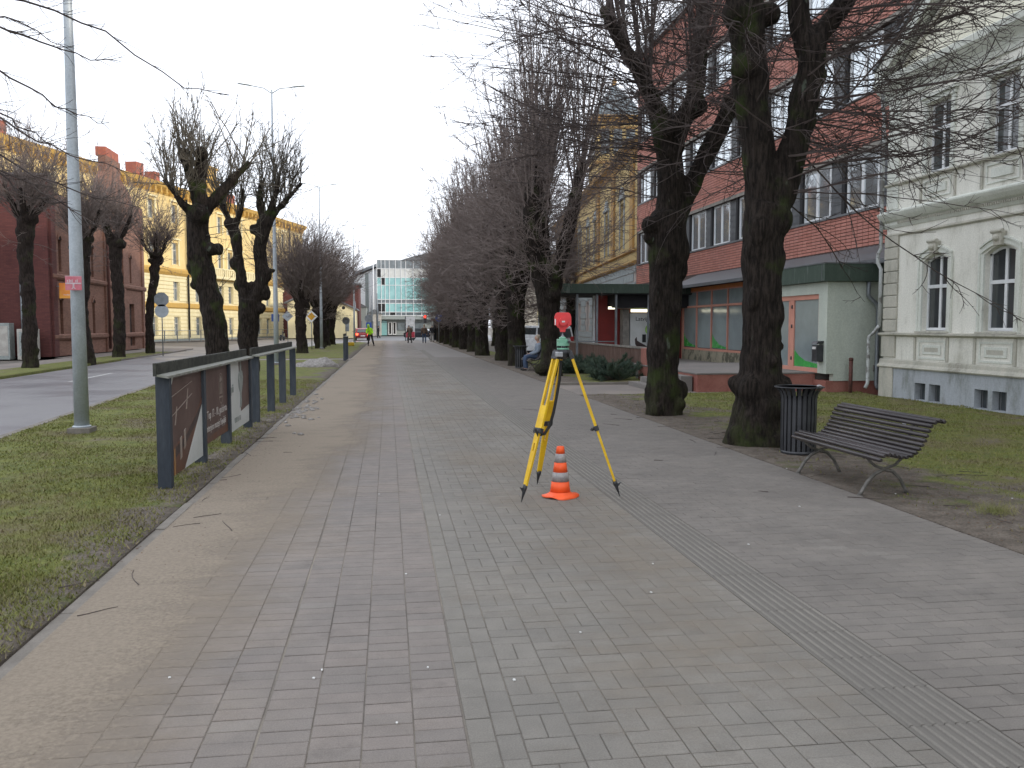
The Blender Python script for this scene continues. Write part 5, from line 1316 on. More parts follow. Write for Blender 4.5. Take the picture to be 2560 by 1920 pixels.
MB().box(9.4, 9.9, -.02, .05, .9, 2.1).build('window', 'glass_far', YG)
for i, (x, w, h, m, lb) in enumerate(((-4.6, 1.6, 4.6, 'p_grey', 'narrow grey house right of the pale yellow gable house'), (-2.9, 2.2, 3.6, 'win_grey', 'low pale grey building left of the glass building'), (-26, 12, 9, 'cream', 'cream house far behind the left row of trees'))):
    h_ = thing('distant_house', lb, 'house', (x - .4, 140 + 4 * i, 0)); mb = MB().box(0, w, 0, 8, 0, h); mb.build('wall', m, h_)
    MB().prism([(-.2, h), (w + .2, h), (w / 2, h + w * .35)], XZ, -.2, 8).build('roof', 'roof_metal', h_)
    for k in range(max(1, int(w / 1.1))): MB().box(.4 + k * 1.1, .9 + k * 1.1, -.03, 0, 1.2, 2.4).build('window', 'glass_far', h_)
# backdrop of houses behind the right-hand row so that no gaps look to the horizon
for i, (x, y, w, d, h, m, lb) in enumerate(((17, 98, 14, 10, 9, 'cream', 'cream house with small windows seen between the right-hand tree trunks'), (14, 118, 10, 10, 8, 'win_grey', 'pale grey house behind the bus shelter'), (-46, 50, 22, 14, 8, 'p_grey', 'grey house beyond the red brick house'))):
    h_ = thing('distant_house', lb, 'house', (x, y, 0), R(-90) if i < 2 else 0); mb = MB().box(0, w, 0, d, 0, h); mb.build('wall', m, h_)
    MB().prism([(-.3, h), (d + .3, h), (d / 2, h + 3)], YZ, -.2, w + .2).build('roof', 'slate', h_)
    for k in range(int(w / 2.4)):
        for z in (1.2, 4.4): window(h_, 1.0, 1.6, (.5,), None, .08, 'win_white', 'glass_far', (.8 + k * 2.4, -.06, z))

# unseen house added past the villa; blocks low sun from the near lawn
NB = thing('unseen_shade_house', 'plain unseen house added behind the camera to shade the near lawn', 'house', (11.5, 2.4, 0), R(-90))
wall(NB, 'wall', 'stucco_up', 0, 60, 0, 9.5, [(u, u + 1.1, z, z + 1.7) for u in np.arange(1.5, 58, 3) for z in (1.4, 5.2)], .2)
MB().box(0, 60, .25, 10, 0, 9.5).build('body', 'inside', NB); mb = MB(); mb.prism([(-.4, 9.5), (10.2, 9.5), (5, 12)], YZ, 0, 60); mb.build('roof', 'slate', NB)
# ============================================================ TREES
def limbs_pts(limbs):
    out = []
    for pts, rs in limbs:
        P = np.array(pts, float); out.append((P, np.array(rs, float)))
    return out
def crown(parent, limbs, rng, specs, mat='twig'):
    """specs: list of dicts(n, which, t0, dir, L, r, nseg, curl, up, kids)"""
    B = []
    LP = limbs_pts(limbs)
    for s in specs:
        n = s['n']; which = s['which']; st = np.empty((n, 3)); d = np.empty((n, 3)); rr = np.empty(n)
        for i in range(n):
            P, rs = LP[which[rng.integers(len(which))]]; t = rng.uniform(s.get('t0', .3), 1.) * (len(P) - 1); k = min(int(t), len(P) - 2); f = t - k
            st[i] = P[k] * (1 - f) + P[k + 1] * f; ax = P[k + 1] - P[k]; ax /= np.linalg.norm(ax); rr[i] = rs[k] * (1 - f) + rs[k + 1] * f
            az = rng.uniform(0, 2 * PI); out = np.array([math.cos(az), math.sin(az), 0]); m = s['dir']
            if m == 'up': d[i] = np.array([0, 0, 1]) + out * rng.uniform(.0, s.get('sp', .35)) + ax * .3
            else: d[i] = out * 1. + np.array([0, 0, rng.uniform(*s.get('el', (-.2, .3)))]); 
            if 'bias' in s: d[i] += np.array(s['bias'])
            st[i] += out * rr[i] * (.8 if m != 'up' else .3)
        L = rng.uniform(s['L'][0], s['L'][1], n); r0 = rng.uniform(s['r'][0], s['r'][1], n)
        P = grow(st, d, L, s['nseg'], s['curl'], s['up'], rng); B.append((P, r0, r0 * .25, s.get('sides', 4)))
        PP, LL, R0 = P, L, r0
        for (per, ang, lr, rf, ns, curl, up) in s.get('kids', []):
            N0 = len(PP); a, b, c = kids(PP, LL, per, ang, lr, rng, .15, 0.)
            Pn = grow(a, b, c, ns, curl, up, rng); r = np.repeat(R0, per) * rf; r = np.maximum(r, s.get('rmin', .0022))
            B.append((Pn, r, r * .4, 3)); PP, LL, R0 = Pn, c, r
    V, F = tubes(B); return fast_mesh('crown', V, F, mat, parent)
def tree(label, loc, limbs, knobs, specs, seed, voxel=.05, rough=.05, bark='bark', mat='twig', group=None, name='linden_tree'):
    t = thing(name, label, 'tree', loc, 0, group)
    blob('trunk', limbs, knobs, voxel, bark, t, rough, seed, 14, True)
    crown(t, limbs, np.random.default_rng(seed), specs, mat); return t
def knobs_on(limbs, n, seed, r=(.08, .2), zmin=.3):
    rg = random.Random(seed); K = []
    for _ in range(n):
        pts, rs = limbs[rg.randrange(len(limbs))]; k = rg.randrange(len(pts) - 1); f = rg.random()
        p = [pts[k][i] * (1 - f) + pts[k + 1][i] * f for i in range(3)]; rr = rs[k] * (1 - f) + rs[k + 1] * f
        if p[2] < zmin: continue
        a = rg.uniform(0, 6.28); q = rg.uniform(*r); q *= .8; K.append(((p[0] + math.cos(a) * rr * .72, p[1] + math.sin(a) * rr * .72, p[2]), (q, q, q * rg.uniform(1.0, 2.2))))
    return K
# --- T1, the fat forked tree by the bench
L1 = [([(-.0, 0, -.25), (-.01, 0, .02), (-.02, 0, .4), (0, 0, .8), (0, 0, 1.35), (-.01, 0, 2.2), (.0, 0, 2.8), (.06, 0, 3.2)], [.56, .47, .36, .31, .255, .25, .275, .30]),
      ([(0, 0, 2.9), (-.06, .02, 3.6), (-.13, .04, 4.3), (-.2, .06, 4.9), (-.28, .05, 5.6), (-.38, 0, 6.4), (-.5, .1, 7.4), (-.6, .1, 8.6)], [.22, .22, .21, .225, .24, .22, .16, .09]),
      ([(.10, -.02, 3.0), (.28, -.06, 3.6), (.43, -.1, 4.3), (.56, -.12, 5.0), (.62, -.12, 5.4)], [.20, .19, .185, .18, .17]),
      ([(.60, -.12, 5.3), (.80, -.16, 5.6), (1.05, -.2, 6.0), (1.3, -.3, 6.9), (1.4, -.3, 8.2)], [.15, .14, .13, .11, .06]),
      ([(.55, -.12, 5.1), (.44, -.05, 5.6), (.38, 0, 6.2), (.3, .1, 7.2), (.25, .2, 8.6)], [.14, .13, .13, .10, .06]),
      ([(-.25, .05, 5.4), (-.6, -.1, 6.1), (-1.0, -.2, 7.0), (-1.1, -.2, 8.0)], [.12, .11, .09, .05])]
K1 = [((-.20, -.16, .74), (.19, .17, .24)), ((.20, -.14, .62), (.2, .18, .3)), ((-.28, .05, .8), .15), ((.30, -.05, .82), .13), ((.05, -.22, .5), .2), ((.17, -.12, 1.75), (.1, .1, .2)), ((-.2, -.18, 1.95), (.07, .07, .16)), ((.05, -.24, 1.15), .10), ((.18, -.08, 2.5), (.12, .12, .22)), ((.24, -.02, 1.32), .08),
      ((-.1, -.14, 2.85), (.18, .16, .26)), ((.15, -.14, 3.0), (.18, .16, .24)), ((-.3, -.05, 5.0), .2), ((.62, -.1, 4.9), .17), ((-.4, 0, 5.7), .22), ((.0, .0, 5.7), .15), ((-.34, -.1, .12), .16), ((.36, .0, .1), .17), ((.1, -.36, .08), .15)]
side1 = dict(n=125, which=[1, 2, 3, 4, 5], t0=.12, dir='side', el=(-.25, .35), L=(1.6, 4.2), r=(.007, .015), nseg=11, curl=.07, up=.012, kids=[(9, .6, .34, .5, 6, .12, .02), (3, .65, .45, .7, 3, .12, 0)], rmin=.0026)
up1 = dict(n=26, which=[1, 3, 4, 5], t0=.5, dir='up', L=(1.5, 3.2), r=(.012, .026), nseg=8, curl=.05, up=.03, kids=[(8, .55, .35, .4, 5, .1, .03), (3, .6, .5, .7, 3, .1, .0)], rmin=.0026)
right1 = dict(n=55, which=[2, 3, 2], t0=.1, dir='side', el=(-.15, .3), bias=(1.1, -.2, 0), L=(2.6, 4.8), r=(.009, .017), nseg=12, curl=.055, up=.010, kids=[(10, .55, .32, .5, 6, .12, .02), (3, .65, .45, .7, 3, .12, 0)], rmin=.0026)
tree('fat dark linden with a burly foot and two thick limbs behind the litter bin', (5.0, 11.06, 0), L1, K1, [side1, up1, right1], 11, .03, .034)
# --- T2
L2 = [([(0, 0, -.2), (-.0, 0, .02), (-.03, 0, .8), (-.01, 0, 1.6), (0, 0, 2.4), (.01, 0, 3.1), (.06, 0, 3.6)], [.38, .33, .295, .285, .30, .335, .33]),
      ([(.02, 0, 3.3), (.07, 0, 4.3), (0, .05, 4.9), (-.22, .05, 5.5), (-.5, .0, 6.0), (-.85, -.05, 6.5), (-1.25, -.1, 7.1)], [.25, .235, .21, .15, .13, .12, .08]),
      ([(.15, 0, 3.5), (.55, .0, 4.3), (.88, 0, 4.95), (1.18, 0, 5.55), (1.5, 0, 6.2), (1.65, 0, 7.2)], [.19, .165, .16, .15, .12, .07]),
      ([(.02, 0, 4.6), (.2, 0, 5.1), (.42, .05, 5.5), (.58, 0, 6.0), (.6, 0, 6.9)], [.22, .2, .17, .12, .07])]
K2 = [((-.33, -.12, 3.38), .17), ((-.34, -.1, 3.15), .12), ((.25, -.10, 3.0), (.14, .14, .3)), ((.25, -.1, 2.6), (.12, .12, .2)), ((-.2, -.15, 2.1), (.1, .1, .25)), ((.1, -.22, 1.9), .11), ((-.25, 0, .35), (.12, .12, .25)), ((.26, -.1, .45), (.16, .15, .2)), ((.2, -.18, .2), .14), ((-.2, -.2, .1), .14), ((.5, 0, 5.5), .22), ((0, -.1, 5.0), .2), ((1.2, 0, 5.6), .16)]
side2 = dict(side1); side2.update(n=150, which=[1, 2, 3], t0=.2, L=(1.4, 3.6), r=(.008, .016))
up2 = dict(n=60, which=[1, 2, 3, 3], t0=.55, dir='up', sp=.3, L=(1.8, 4.0), r=(.018, .045), nseg=8, curl=.035, up=.04, kids=[(9, .5, .32, .3, 5, .1, .03), (3, .6, .5, .7, 3, .1, .0)], rmin=.003)
left2 = dict(right1); left2.update(n=60, which=[1], t0=.1, bias=(-1.0, -.2, .1), L=(2.2, 4.4))
tree('tall knotty linden with upright shoots beside the side path', (4.95, 15.0, 0), L2, K2, [side2, up2, left2], 12, .035, .034)
# --- T3 and the avenue behind
L3 = [([(0, 0, -.2), (.01, 0, .02), (.01, 0, .8), (-.04, 0, 1.7), (-.08, 0, 2.5), (-.12, 0, 3.1)], [.47, .38, .32, .32, .38, .5]),
      ([(-.15, 0, 2.7), (-.5, 0, 3.6), (-.66, 0, 4.6), (-.62, 0, 5.8), (-.55, .1, 6.6)], [.34, .27, .24, .23, .16]),
      ([(-.1, 0, 2.7), (-.15, .3, 3.7), (-.2, .4, 4.9), (-.1, .4, 6.0)], [.3, .22, .2, .15]),
      ([(-.05, 0, 2.8), (.32, 0, 3.8), (.64, 0, 5.0), (.86, 0, 6.0), (1.0, 0, 6.8)], [.3, .22, .21, .19, .12])]
side3 = dict(n=190, which=[1, 2, 3], t0=.05, dir='side', el=(-.15, .8), L=(1.4, 4.0), r=(.009, .016), nseg=8, curl=.09, up=.02, kids=[(10, .6, .36, .6, 5, .14, .02), (3, .65, .5, .8, 3, .12, 0)], rmin=.0045)
up3 = dict(n=80, which=[1, 2, 3], t0=.5, dir='up', sp=.5, L=(3.2, 6.6), r=(.02, .045), nseg=8, curl=.03, up=.03, kids=[(12, .5, .28, .35, 5, .12, .03), (3, .6, .5, .8, 3, .1, .0)], rmin=.0045)
T3 = tree('linden with a vase-shaped fork just left of the prism target, beside the distant bench', (5.15, 27.1, 0), L3, knobs_on(L3, 12, 3) + [((-.35, -.2, .25), .2), ((.0, -.3, 2.6), .25)], [side3, up3], 13, .05, .045, mat='twigR')
def row_tree(label, loc, seed, group, ht=1., dens=1.):
    rg = random.Random(seed); f = lambda s: rg.uniform(-s, s)
    h = 2.9 + f(.4)
    L = [([(0, 0, -.2), (0, 0, .02), (f(.06), 0, 1.2), (f(.12), f(.1), h)], [.50, .41, .35, .40])]
    for k in range(3):
        a = k * 2.1 + f(.5); c, s = math.cos(a), math.sin(a)
        L.append(([(0, 0, h - .2), (c * .4, s * .4, h + 1.), (c * .65 + f(.1), s * .65, h + 2.2), (c * .7 + f(.2), s * .7, h + 3.4)], [.26, .21, .19, .12]))
    s_ = dict(side3); s_['n'] = int(200 * dens); s_['which'] = [1, 2, 3]; u_ = dict(up3); u_['n'] = int(90 * dens); u_['L'] = (2.8 * ht, 5.6 * ht)
    low = dict(side3); low.update(n=int(36 * dens), which=[0], t0=.75, el=(-.3, .4), L=(.8, 2.2))
    for q in (s_, u_, low): q['rmin'] = .006
    return tree(label, loc, L, knobs_on(L, 10, seed), [s_, u_, low], seed, .06, .05, group=group, mat='twigR')
GR = 'avenue lindens along the right side of the footpath'
ord_ = ['fourth', 'fifth', 'sixth', 'seventh', 'eighth', 'ninth', 'tenth', 'eleventh', 'twelfth', 'thirteenth', 'fourteenth']
YT = [34.3, 38.95, 46.45, 53.0, 58.6, 63.7, 69.5, 75.0, 81.5, 88]
base = []
for k, y in enumerate(YT):
    lb = '%s linden of the avenue on the right, counted from the bench' % ord_[k]
    x = 5.15 + (.1 * math.sin(k * 2.3))
    if k < 3: o = row_tree(lb, (x, y, 0), 30 + k, GR, 1.12 if k == 0 else 1.); base.append(o)
    else:
        o = dup(base[k % 3], None, (x, y, 0), 1.3 * k + .4, lb); s = random.uniform(.9, 1.06); o.scale = (s, s, s * random.uniform(.92, 1.08))
# trees of a second, inner strip seen between the trunks
for k, (x, y) in enumerate(((14.5, 68), (9.5, 76), (13, 88))):
    dup(base[k], None, (x, y, 0), 2. + k, ('bare tree beyond the white van', 'bare tree on the lawn between the avenue and the cream house', 'bare tree in front of the cream house at the end of the avenue')[k])
# --- left row on the lawn
LA = [([(0, 0, -.2), (.2, 0, .06), (.19, 0, 1.1), (.04, 0, 2.3), (-.13, 0, 3.0), (-.25, 0, 4.0), (-.22, 0, 4.7)], [.42, .34, .31, .32, .33, .30, .28]),
      ([(-.22, 0, 4.6), (-.28, 0, 5.2), (-.45, 0, 5.8), (-.65, 0, 6.4)], [.14, .13, .12, .10]), ([(-.18, 0, 4.6), (.3, 0, 5.25), (.7, 0, 5.7), (1.2, 0, 6.2)], [.17, .14, .12, .08]),
      ([(-.2, 0, 4.5), (-.16, 0, 5.6), (-.12, .1, 6.3)], [.22, .18, .14]), ([(-.2, 0, 4.6), (-.6, -.4, 5.0), (-1.0, -.5, 5.6)], [.12, .1, .07])]
KA = [((-.40, -.1, 3.6), (.16, .18, .25)), ((.12, -.1, 3.75), (.22, .2, .18)), ((.3, 0, 3.78), (.12, .12, .16)), ((-.42, 0, 3.25), (.14, .15, .26)), ((-.2, -.2, 4.7), .3), ((-.4, 0, 2.75), .14), ((-.6, 0, 6.4), .17), ((-.12, 0, 6.4), .2), ((.7, 0, 5.7), .15), ((-.28, 0, 5.2), .15), ((.35, 0, .2), .2)]
sA = dict(n=46, which=[1, 2, 3, 4, 0], t0=.55, dir='side', el=(-.1, .7), L=(.6, 1.9), r=(.008, .016), nseg=6, curl=.1, up=.04, kids=[(6, .55, .4, .6, 4, .12, .03), (2, .6, .5, .8, 3, .1, 0)], rmin=.005)
uA_ = dict(n=100, which=[1, 2, 3, 4], t0=.5, dir='up', sp=.9, L=(.9, 2.3), r=(.012, .026), nseg=6, curl=.08, up=.06, kids=[(5, .5, .4, .5, 4, .12, .03), (2, .6, .5, .8, 3, .1, 0)], rmin=.005)
tree('leaning knobbly pollard on the left lawn rising behind the near poster stand', (-5.0, 25.4, 0), LA, KA, [sA, uA_], 21, .04, .045, mat='twigG')
LB = [([(0, 0, -.2), (.21, 0, .07), (.23, 0, 1.0), (.25, 0, 2.0), (.3, 0, 2.5)], [.44, .37, .33, .35, .36]),
      ([(.22, 0, 2.2), (.06, 0, 3.0), (-.06, 0, 3.9), (-.12, 0, 4.6), (-.26, 0, 5.1)], [.2, .18, .165, .19, .17]), ([(.35, 0, 2.3), (.72, 0, 3.2), (.66, 0, 4.2), (.8, 0, 4.8), (.98, 0, 5.3)], [.25, .23, .22, .24, .2]),
      ([(-.25, 0, 5.0), (-.5, 0, 5.6), (-.7, .1, 6.2)], [.12, .1, .06]), ([(.95, 0, 5.2), (1.5, 0, 5.8), (2.1, 0, 6.5)], [.13, .1, .05]), ([(.85, 0, 5.0), (.7, .1, 5.9), (.75, .1, 6.6)], [.14, .11, .06]), ([(-.2, 0, 4.9), (.1, 0, 5.6), (.15, 0, 6.3)], [.11, .09, .05]), ([(.9, 0, 5.2), (1.2, -.1, 6.0), (1.4, 0, 6.9)], [.12, .09, .05])]
KB = [((.82, 0, 2.75), (.19, .18, .28)), ((.86, 0, 3.4), (.17, .17, .3)), ((1.0, -.05, 3.5), (.17, .1, .08)), ((-.08, 0, 3.0), (.16, .14, .2)), ((.65, -.1, 2.2), .2), ((-.2, 0, 3.7), (.14, .14, .22)), ((-.3, 0, 5.1), .22), ((.85, 0, 5.1), .27), ((.5, 0, 4.9), .18), ((.4, 0, 3.0), .14), ((0, 0, .2), .2)]
sB = dict(sA); sB.update(n=52, which=[3, 4, 5, 6, 7, 2], t0=.4); uB = dict(uA_); uB.update(n=150, which=[3, 4, 5, 6, 7], t0=.1, L=(1.0, 2.9))
tree('pollard with two parallel knotted stems behind the gap of the poster stands', (-5.0, 30.7, 0), LB, KB, [sB, uB], 22, .04, .045, mat='twigG')
def pollard(label, loc, seed, h, r=.32, group=None, twigs=120, tl=(1.2, 2.8), mat='twigR', lean=0., fork=False, rmin=.006):
    rg = random.Random(seed); f = lambda s: rg.uniform(-s, s)
    r *= .88; L = [([(0, 0, -.2), (f(.1), 0, .1), (f(.12) + lean * .3, 0, h * .4), (f(.12) + lean * .7, 0, h * .75), (lean, 0, h)], [r * 1.35, r * 1.1, r * .95, r, r * 1.15])]
    for k in range(4):
        a = k * 1.57 + f(.4); c, s = math.cos(a), math.sin(a); L.append(([(lean, 0, h - .2), (lean + c * .4, s * .4, h + .45), (lean + c * .8, s * .8, h + 1.2 + f(.3))], [r * .6, r * .45, r * .25]))
    a_ = dict(n=twigs, which=[1, 2, 3, 4], t0=.05, dir='up', sp=1.5, L=tl, r=(.012, .022), nseg=6, curl=.08, up=.03, kids=[(8, .5, .4, .6, 4, .12, .02), (3, .6, .5, .8, 3, .1, 0)], rmin=rmin)
    b_ = dict(n=twigs // 3, which=[0, 1, 2, 3, 4], t0=.75, dir='side', el=(-.3, .4), L=(.6, 1.6), r=(.008, .014), nseg=5, curl=.12, up=.0, kids=[(6, .6, .4, .7, 4, .12, 0), (2, .6, .5, .8, 3, .1, 0)], rmin=rmin)
    K = [((lean + f(.3), f(.3), h + f(.25)), r * rg.uniform(.6, .9)) for _ in range(7)] + knobs_on(L[:1], 6, seed, (.1, .2))
    return tree(label, loc, L, K, [a_, b_], seed, .06, .07, bark='bark2', mat=mat, group=group, name='pollard_tree')
GL = 'lindens standing on the left lawn along the road'
pollard('short broad linden on the left lawn right of the priority road sign post', (-5.0, 51.9, 0), 41, 2.9, .36, GL, 230, (2.4, 5.2), rmin=.007)
pollard('dark linden just right of the priority road sign and third lamp post', (-4.85, 62.6, 0), 42, 2.6, .38, GL, 230, (2.4, 5.4), rmin=.007)
c = pollard('linden directly behind the dark one right of the priority road sign', (-4.9, 67.0, 0), 43, 2.7, .36, GL, 220, (2.4, 5.2), rmin=.008)
dup(c, None, (-5.0, 71.0, 0), 2.0, 'last but one linden of the left lawn row, partly hidden by its neighbour')
dup(c, None, (-4.8, 75.0, 0), 4.1, 'last linden of the left lawn row, closest to the worker in the yellow jacket')
GF = 'pollards on the far verge in front of the brick house'
pollard('thick pollard with a broom of twigs in front of the utility cabinets', (-13.8, 35.9, 0), 51, 5.6, .30, GF, 130, (1.2, 3.8), rmin=.006)
pollard('pollard partly hidden behind the near lamp post', (-13.2, 40.2, 0), 52, 5.2, .3, GF, 120, (1.2, 3.6), rmin=.006)
pollard('pollard with a bulky head in front of the arched door of the brick house', (-14.05, 47.8, 0), 53, 6.0, .33, GF, 130, (1.2, 4.0), rmin=.007)
pollard('slender pollard at the side street corner, in front of the yellow building', (-14.2, 54.2, 0), 54, 5.6, .27, GF, 105, (1.2, 3.6), rmin=.007, lean=.5)
# out-of-frame tree on the left whose branch tips hang into view
LZ = [([(0, 0, -.2), (0, 0, 0), (.1, 0, 1.6), (.1, 0, 3.0)], [.4, .34, .28, .3]), ([(.1, 0, 2.8), (.5, .1, 3.5), (1.0, .1, 4.2)], [.16, .12, .08]), ([(.1, 0, 2.9), (-.3, 0, 3.9), (-.4, 0, 5.2)], [.2, .15, .1]), ([(.1, 0, 3.0), (.3, -.3, 4.1), (.5, -.4, 5.4)], [.18, .14, .09])]
tz = thing('linden_tree', 'linden just outside the left edge whose thin branch tips hang into the picture', 'tree', (-5.1, 8.6, 0)); blob('trunk', LZ, knobs_on(LZ, 6, 5), .06, 'bark', tz, .05, 5, 12, True)
zr = np.random.default_rng(77); B = []
main = [[(1.0, 4.2), (1.85, 4.15), (2.2, 4.06), (2.5, 3.93), (2.8, 3.94)], [(1.0, 4.1), (1.7, 3.85), (2.1, 3.62), (2.4, 3.45), (2.66, 3.38)], [(.6, 3.5), (1.5, 3.25), (2.0, 2.95), (2.4, 2.78), (2.85, 2.66)], [(.8, 3.9), (1.7, 3.5), (2.0, 3.3), (2.2, 3.2)], [(.9, 4.1), (1.8, 4.5), (2.2, 4.42), (2.5, 4.5)], [(.6, 3.6), (1.6, 3.1), (2.0, 2.72), (2.3, 2.66)], [(.9, 4.3), (1.7, 4.25), (2.0, 4.2), (2.4, 3.98)], [(.9, 4.0), (1.8, 3.4), (2.3, 3.1), (2.95, 2.95)], [(.9, 4.3), (1.9, 4.4), (2.6, 4.2), (3.3, 3.75), (3.7, 3.68)], [(.6, 3.7), (1.7, 3.0), (2.1, 2.8), (2.6, 2.45)]]
for m in main:
    P = np.array([[(x, -.6 + .05 * i, z) for i, (x, z) in enumerate(m)]])
    Q = np.stack([np.interp(np.linspace(0, 1, 14), np.linspace(0, 1, len(m)), P[0, :, j]) for j in range(3)], 1)[None] + zr.normal(0, .012, (1, 14, 3))
    B.append((Q, .013, .003, 5)); a, b, c_ = kids(Q, np.array([2.]), 20, .5, .2, zr, .2, .1); K_ = grow(a, b, c_, 4, .12, .02, zr); B.append((K_, .0035, .0018, 3))
V, F = tubes(B); fast_mesh('crown', V, F, 'twig', tz)
up_ = dict(n=50, which=[2, 3], t0=.3, dir='up', sp=.5, L=(1, 3), r=(.012, .02), nseg=6, curl=.06, up=.03, kids=[(7, .5, .4, .5, 4, .1, 0)], rmin=.003); up_['bias'] = (-.5, 0, 0)
crown(tz, LZ, zr, [up_])

# ============================================================ SHRUBS
M['needle'] = plain('dark blue green needles', (.030, .055, .038), (.055, .085, .05), .7, ns=3, bump=0)
M['hedge'] = plain('brown bare shrub twigs', (.07, .055, .045), (.10, .08, .06), .9, ns=3, bump=0)
def pine_shrub(label, loc, w, h, seed):
    t = thing('dwarf_pine', label, 'shrub', loc, 0, 'dwarf pines in front of the board fence'); rg = np.random.default_rng(seed)
    n = 70; az = rg.uniform(0, 2 * PI, n); st = np.zeros((n, 3)); st[:, 0] = rg.normal(0, .15, n); st[:, 1] = rg.normal(0, .15, n)
    d = np.stack([np.cos(az) * w, np.sin(az) * w, rg.uniform(.3, 1.4, n) * h], 1); L = np.linalg.norm(d, axis=1) * rg.uniform(.6, 1.05, n)
    P = grow(st, d, L, 5, .08, .02, rg); V, F = tubes([(P, .014, .005, 4)]); fast_mesh('stems', V, F, 'hedge', t)
    a, b, c_ = kids(P, L, 16, .6, .22, rg, .25, .15); Q = grow(a, b, c_, 3, .1, .03, rg)
    a2, b2, c2 = kids(Q, c_, 16, .7, .0, rg, .0, .1); c2 = rg.uniform(.06, .11, len(c2)); N = grow(a2, b2, c2, 1, 0, 0, rg)
    V, F = tubes([(Q, .005, .003, 3), (N, .005, .0015, 3)]); o = fast_mesh('needles', V, F, 'needle', t); return t
for i, (x, y, w, h) in enumerate(((6.5, 24.7, .8, .42), (6.9, 26.6, .75, .5), (6.3, 28.4, .8, .34), (6.9, 30.6, .65, .34), (6.8, 32.8, .6, .3))):
    pine_shrub(('dwarf pine nearest to the side path, dark green', 'second dwarf pine from the side path, the tallest one', 'middle dwarf pine in front of the brown board fence', 'fourth dwarf pine, just right of the prism target', 'farthest small dwarf pine near the porch')[i], (x, y, 0), w, h, 60 + i)
# ============================================================ LAMP POSTS
M['galv'] = plain('galvanised steel', (.42, .46, .49), (.35, .39, .42), .5, metal=.25, ns=5, bs=40)
def lamp(label, y, x=-4.5, h=11.0, base=False, mast=None):
    t = thing('lamp_post', label, 'lamp post', (x, y, 0), 0, 'galvanised lamp posts on the left lawn')
    MB().tube([(0, 0, .02), (0, 0, 2.6), (0, 0, 6), (0, 0, h)], [.105, .092, .062, .034], 16).build('pole', 'galv', t)
    mb = MB().lathe([(.13, .10), (.13, .12), (.11, .13)], 16); mb.build('collar', 'galv', t)
    MB().box(-.16, .16, -.16, .16, -.1, .10).build('concrete_foot', 'kerb', t, bevel=.01)
    for s in (-1, 1):
        MB().tube([(0, 0, h - .15), (s * .3, 0, h + .05), (s * .75, 0, h + .12)], .02, 8).build('arm', 'galv', t)
        MB().tube([(s * .7, 0, h + .11), (s * .85, 0, h + .14), (s * 1.25, 0, h + .19), (s * 1.32, 0, h + .19)], [.02, .055, .055, .02], 8, flat=.5).build('lamp_head', 'p_grey', t)
    return t
lamp('near galvanised lamp post with a small red sign, its top out of the picture', 13.5, -4.52)
lamp('second lamp post of the left lawn, double arm high above the pollards', 36.0)
lamp('third lamp post, behind the priority road sign', 60.0)
lamp('fourth, distant lamp post near the end of the left tree row', 84.0, -3.2)
M['faded_red'] = plain('faded red sign print', (.52, .13, .17), (.58, .20, .24), .5, ns=6, fine=.05, bump=0)
M['faded_white'] = plain('faded white print', (.62, .50, .53), None, .5, bump=0)
sgn = thing('plate_sign', 'small faded red plate with white marks strapped to the near lamp post', 'sign', (-4.52, 13.36, 2.22))
MB().box(-.112, .112, -.012, 0, -.10, .10).build('plate', 'faded_red', sgn)
mb = MB(); mb.box(-.108, .108, -.016, -.012, -.012, .008); mb.box(-.01, .012, -.016, -.012, -.055, -.012); mb.prism([(-.01, -.055), (.012, -.055), (.03, -.085), (.018, -.085), (.001, -.066), (-.016, -.085), (-.028, -.085)], XZ, -.016, -.012)
mb.build('print', 'faded_white', sgn)
for i, x in enumerate((-.085, -.06, -.04, -.02, .03, .05)): MB().box(x, x + .012, -.0155, -.012, .012, .055 if i % 2 else .048).build('print', 'faded_white', sgn)
MB().box(-.114, .114, -.0125, -.0005, .100, .106).build('edge', 'faded_white', sgn)
# ============================================================ ROAD SIGNS
M['sign_white'] = plain('sign white', (.84, .85, .85), None, .4, bump=0)
M['sign_amber'] = plain('sign amber', (.80, .42, .03), None, .4, bump=0)
M['sign_blue'] = plain('sign blue', (.05, .12, .42), None, .4, bump=0)
M['sign_red'] = plain('sign red', (.65, .03, .04), None, .4, bump=0)
def ngon(n, r, a0=0): return [(r * math.cos(R(a0 + 360 * k / n)), r * math.sin(R(a0 + 360 * k / n))) for k in range(n)]
def sign(name, label, loc, h, plates, rz=0, pr=.03):
    t = thing(name, label, 'road sign', loc, rz); MB().tube([(0, 0.03, -.1), (0, .03, h)], pr, 8).build('post', 'zinc', t)
    for z, poly, th, mat in plates: MB().prism([(a, z + b) for a, b in poly], XZ, -.02 - th, .0 - th * .9 if th else 0).build('sign_plate', mat, t)
    return t
sign('priority_sign', 'yellow and white diamond priority road sign on a thin post on the left lawn', (-5.15, 60.0, 0), 2.55, [(2.25, ngon(4, .42, 0), 0, 'sign_white'), (2.25, ngon(4, .27, 0), .004, 'sign_amber')])
sign('stop_sign', 'grey backs of an octagonal and a round sign at the side street corner', (-12.7, 51.3, -.1), 3.6, [(3.2, ngon(8, .42, 22.5), 0, 'zinc'), (2.55, ngon(20, .38), 0, 'galv')])
sign('diamond_sign', 'grey back of a diamond sign between the two left pollards', (-9.2, 82, -.1), 3.0, [(2.6, ngon(4, .5), 0, 'galv')])
sign('blue_sign', 'small blue square sign left of the second lamp post', (-8.8, 70, -.1), 2.6, [(2.35, ngon(4, .42, 45), 0, 'sign_blue')])
sign('round_sign', 'dark round sign back on a thin post above the distant poster stand', (-3.55, 75, 0), 2.3, [(2.05, ngon(20, .32), 0, 'zinc')])
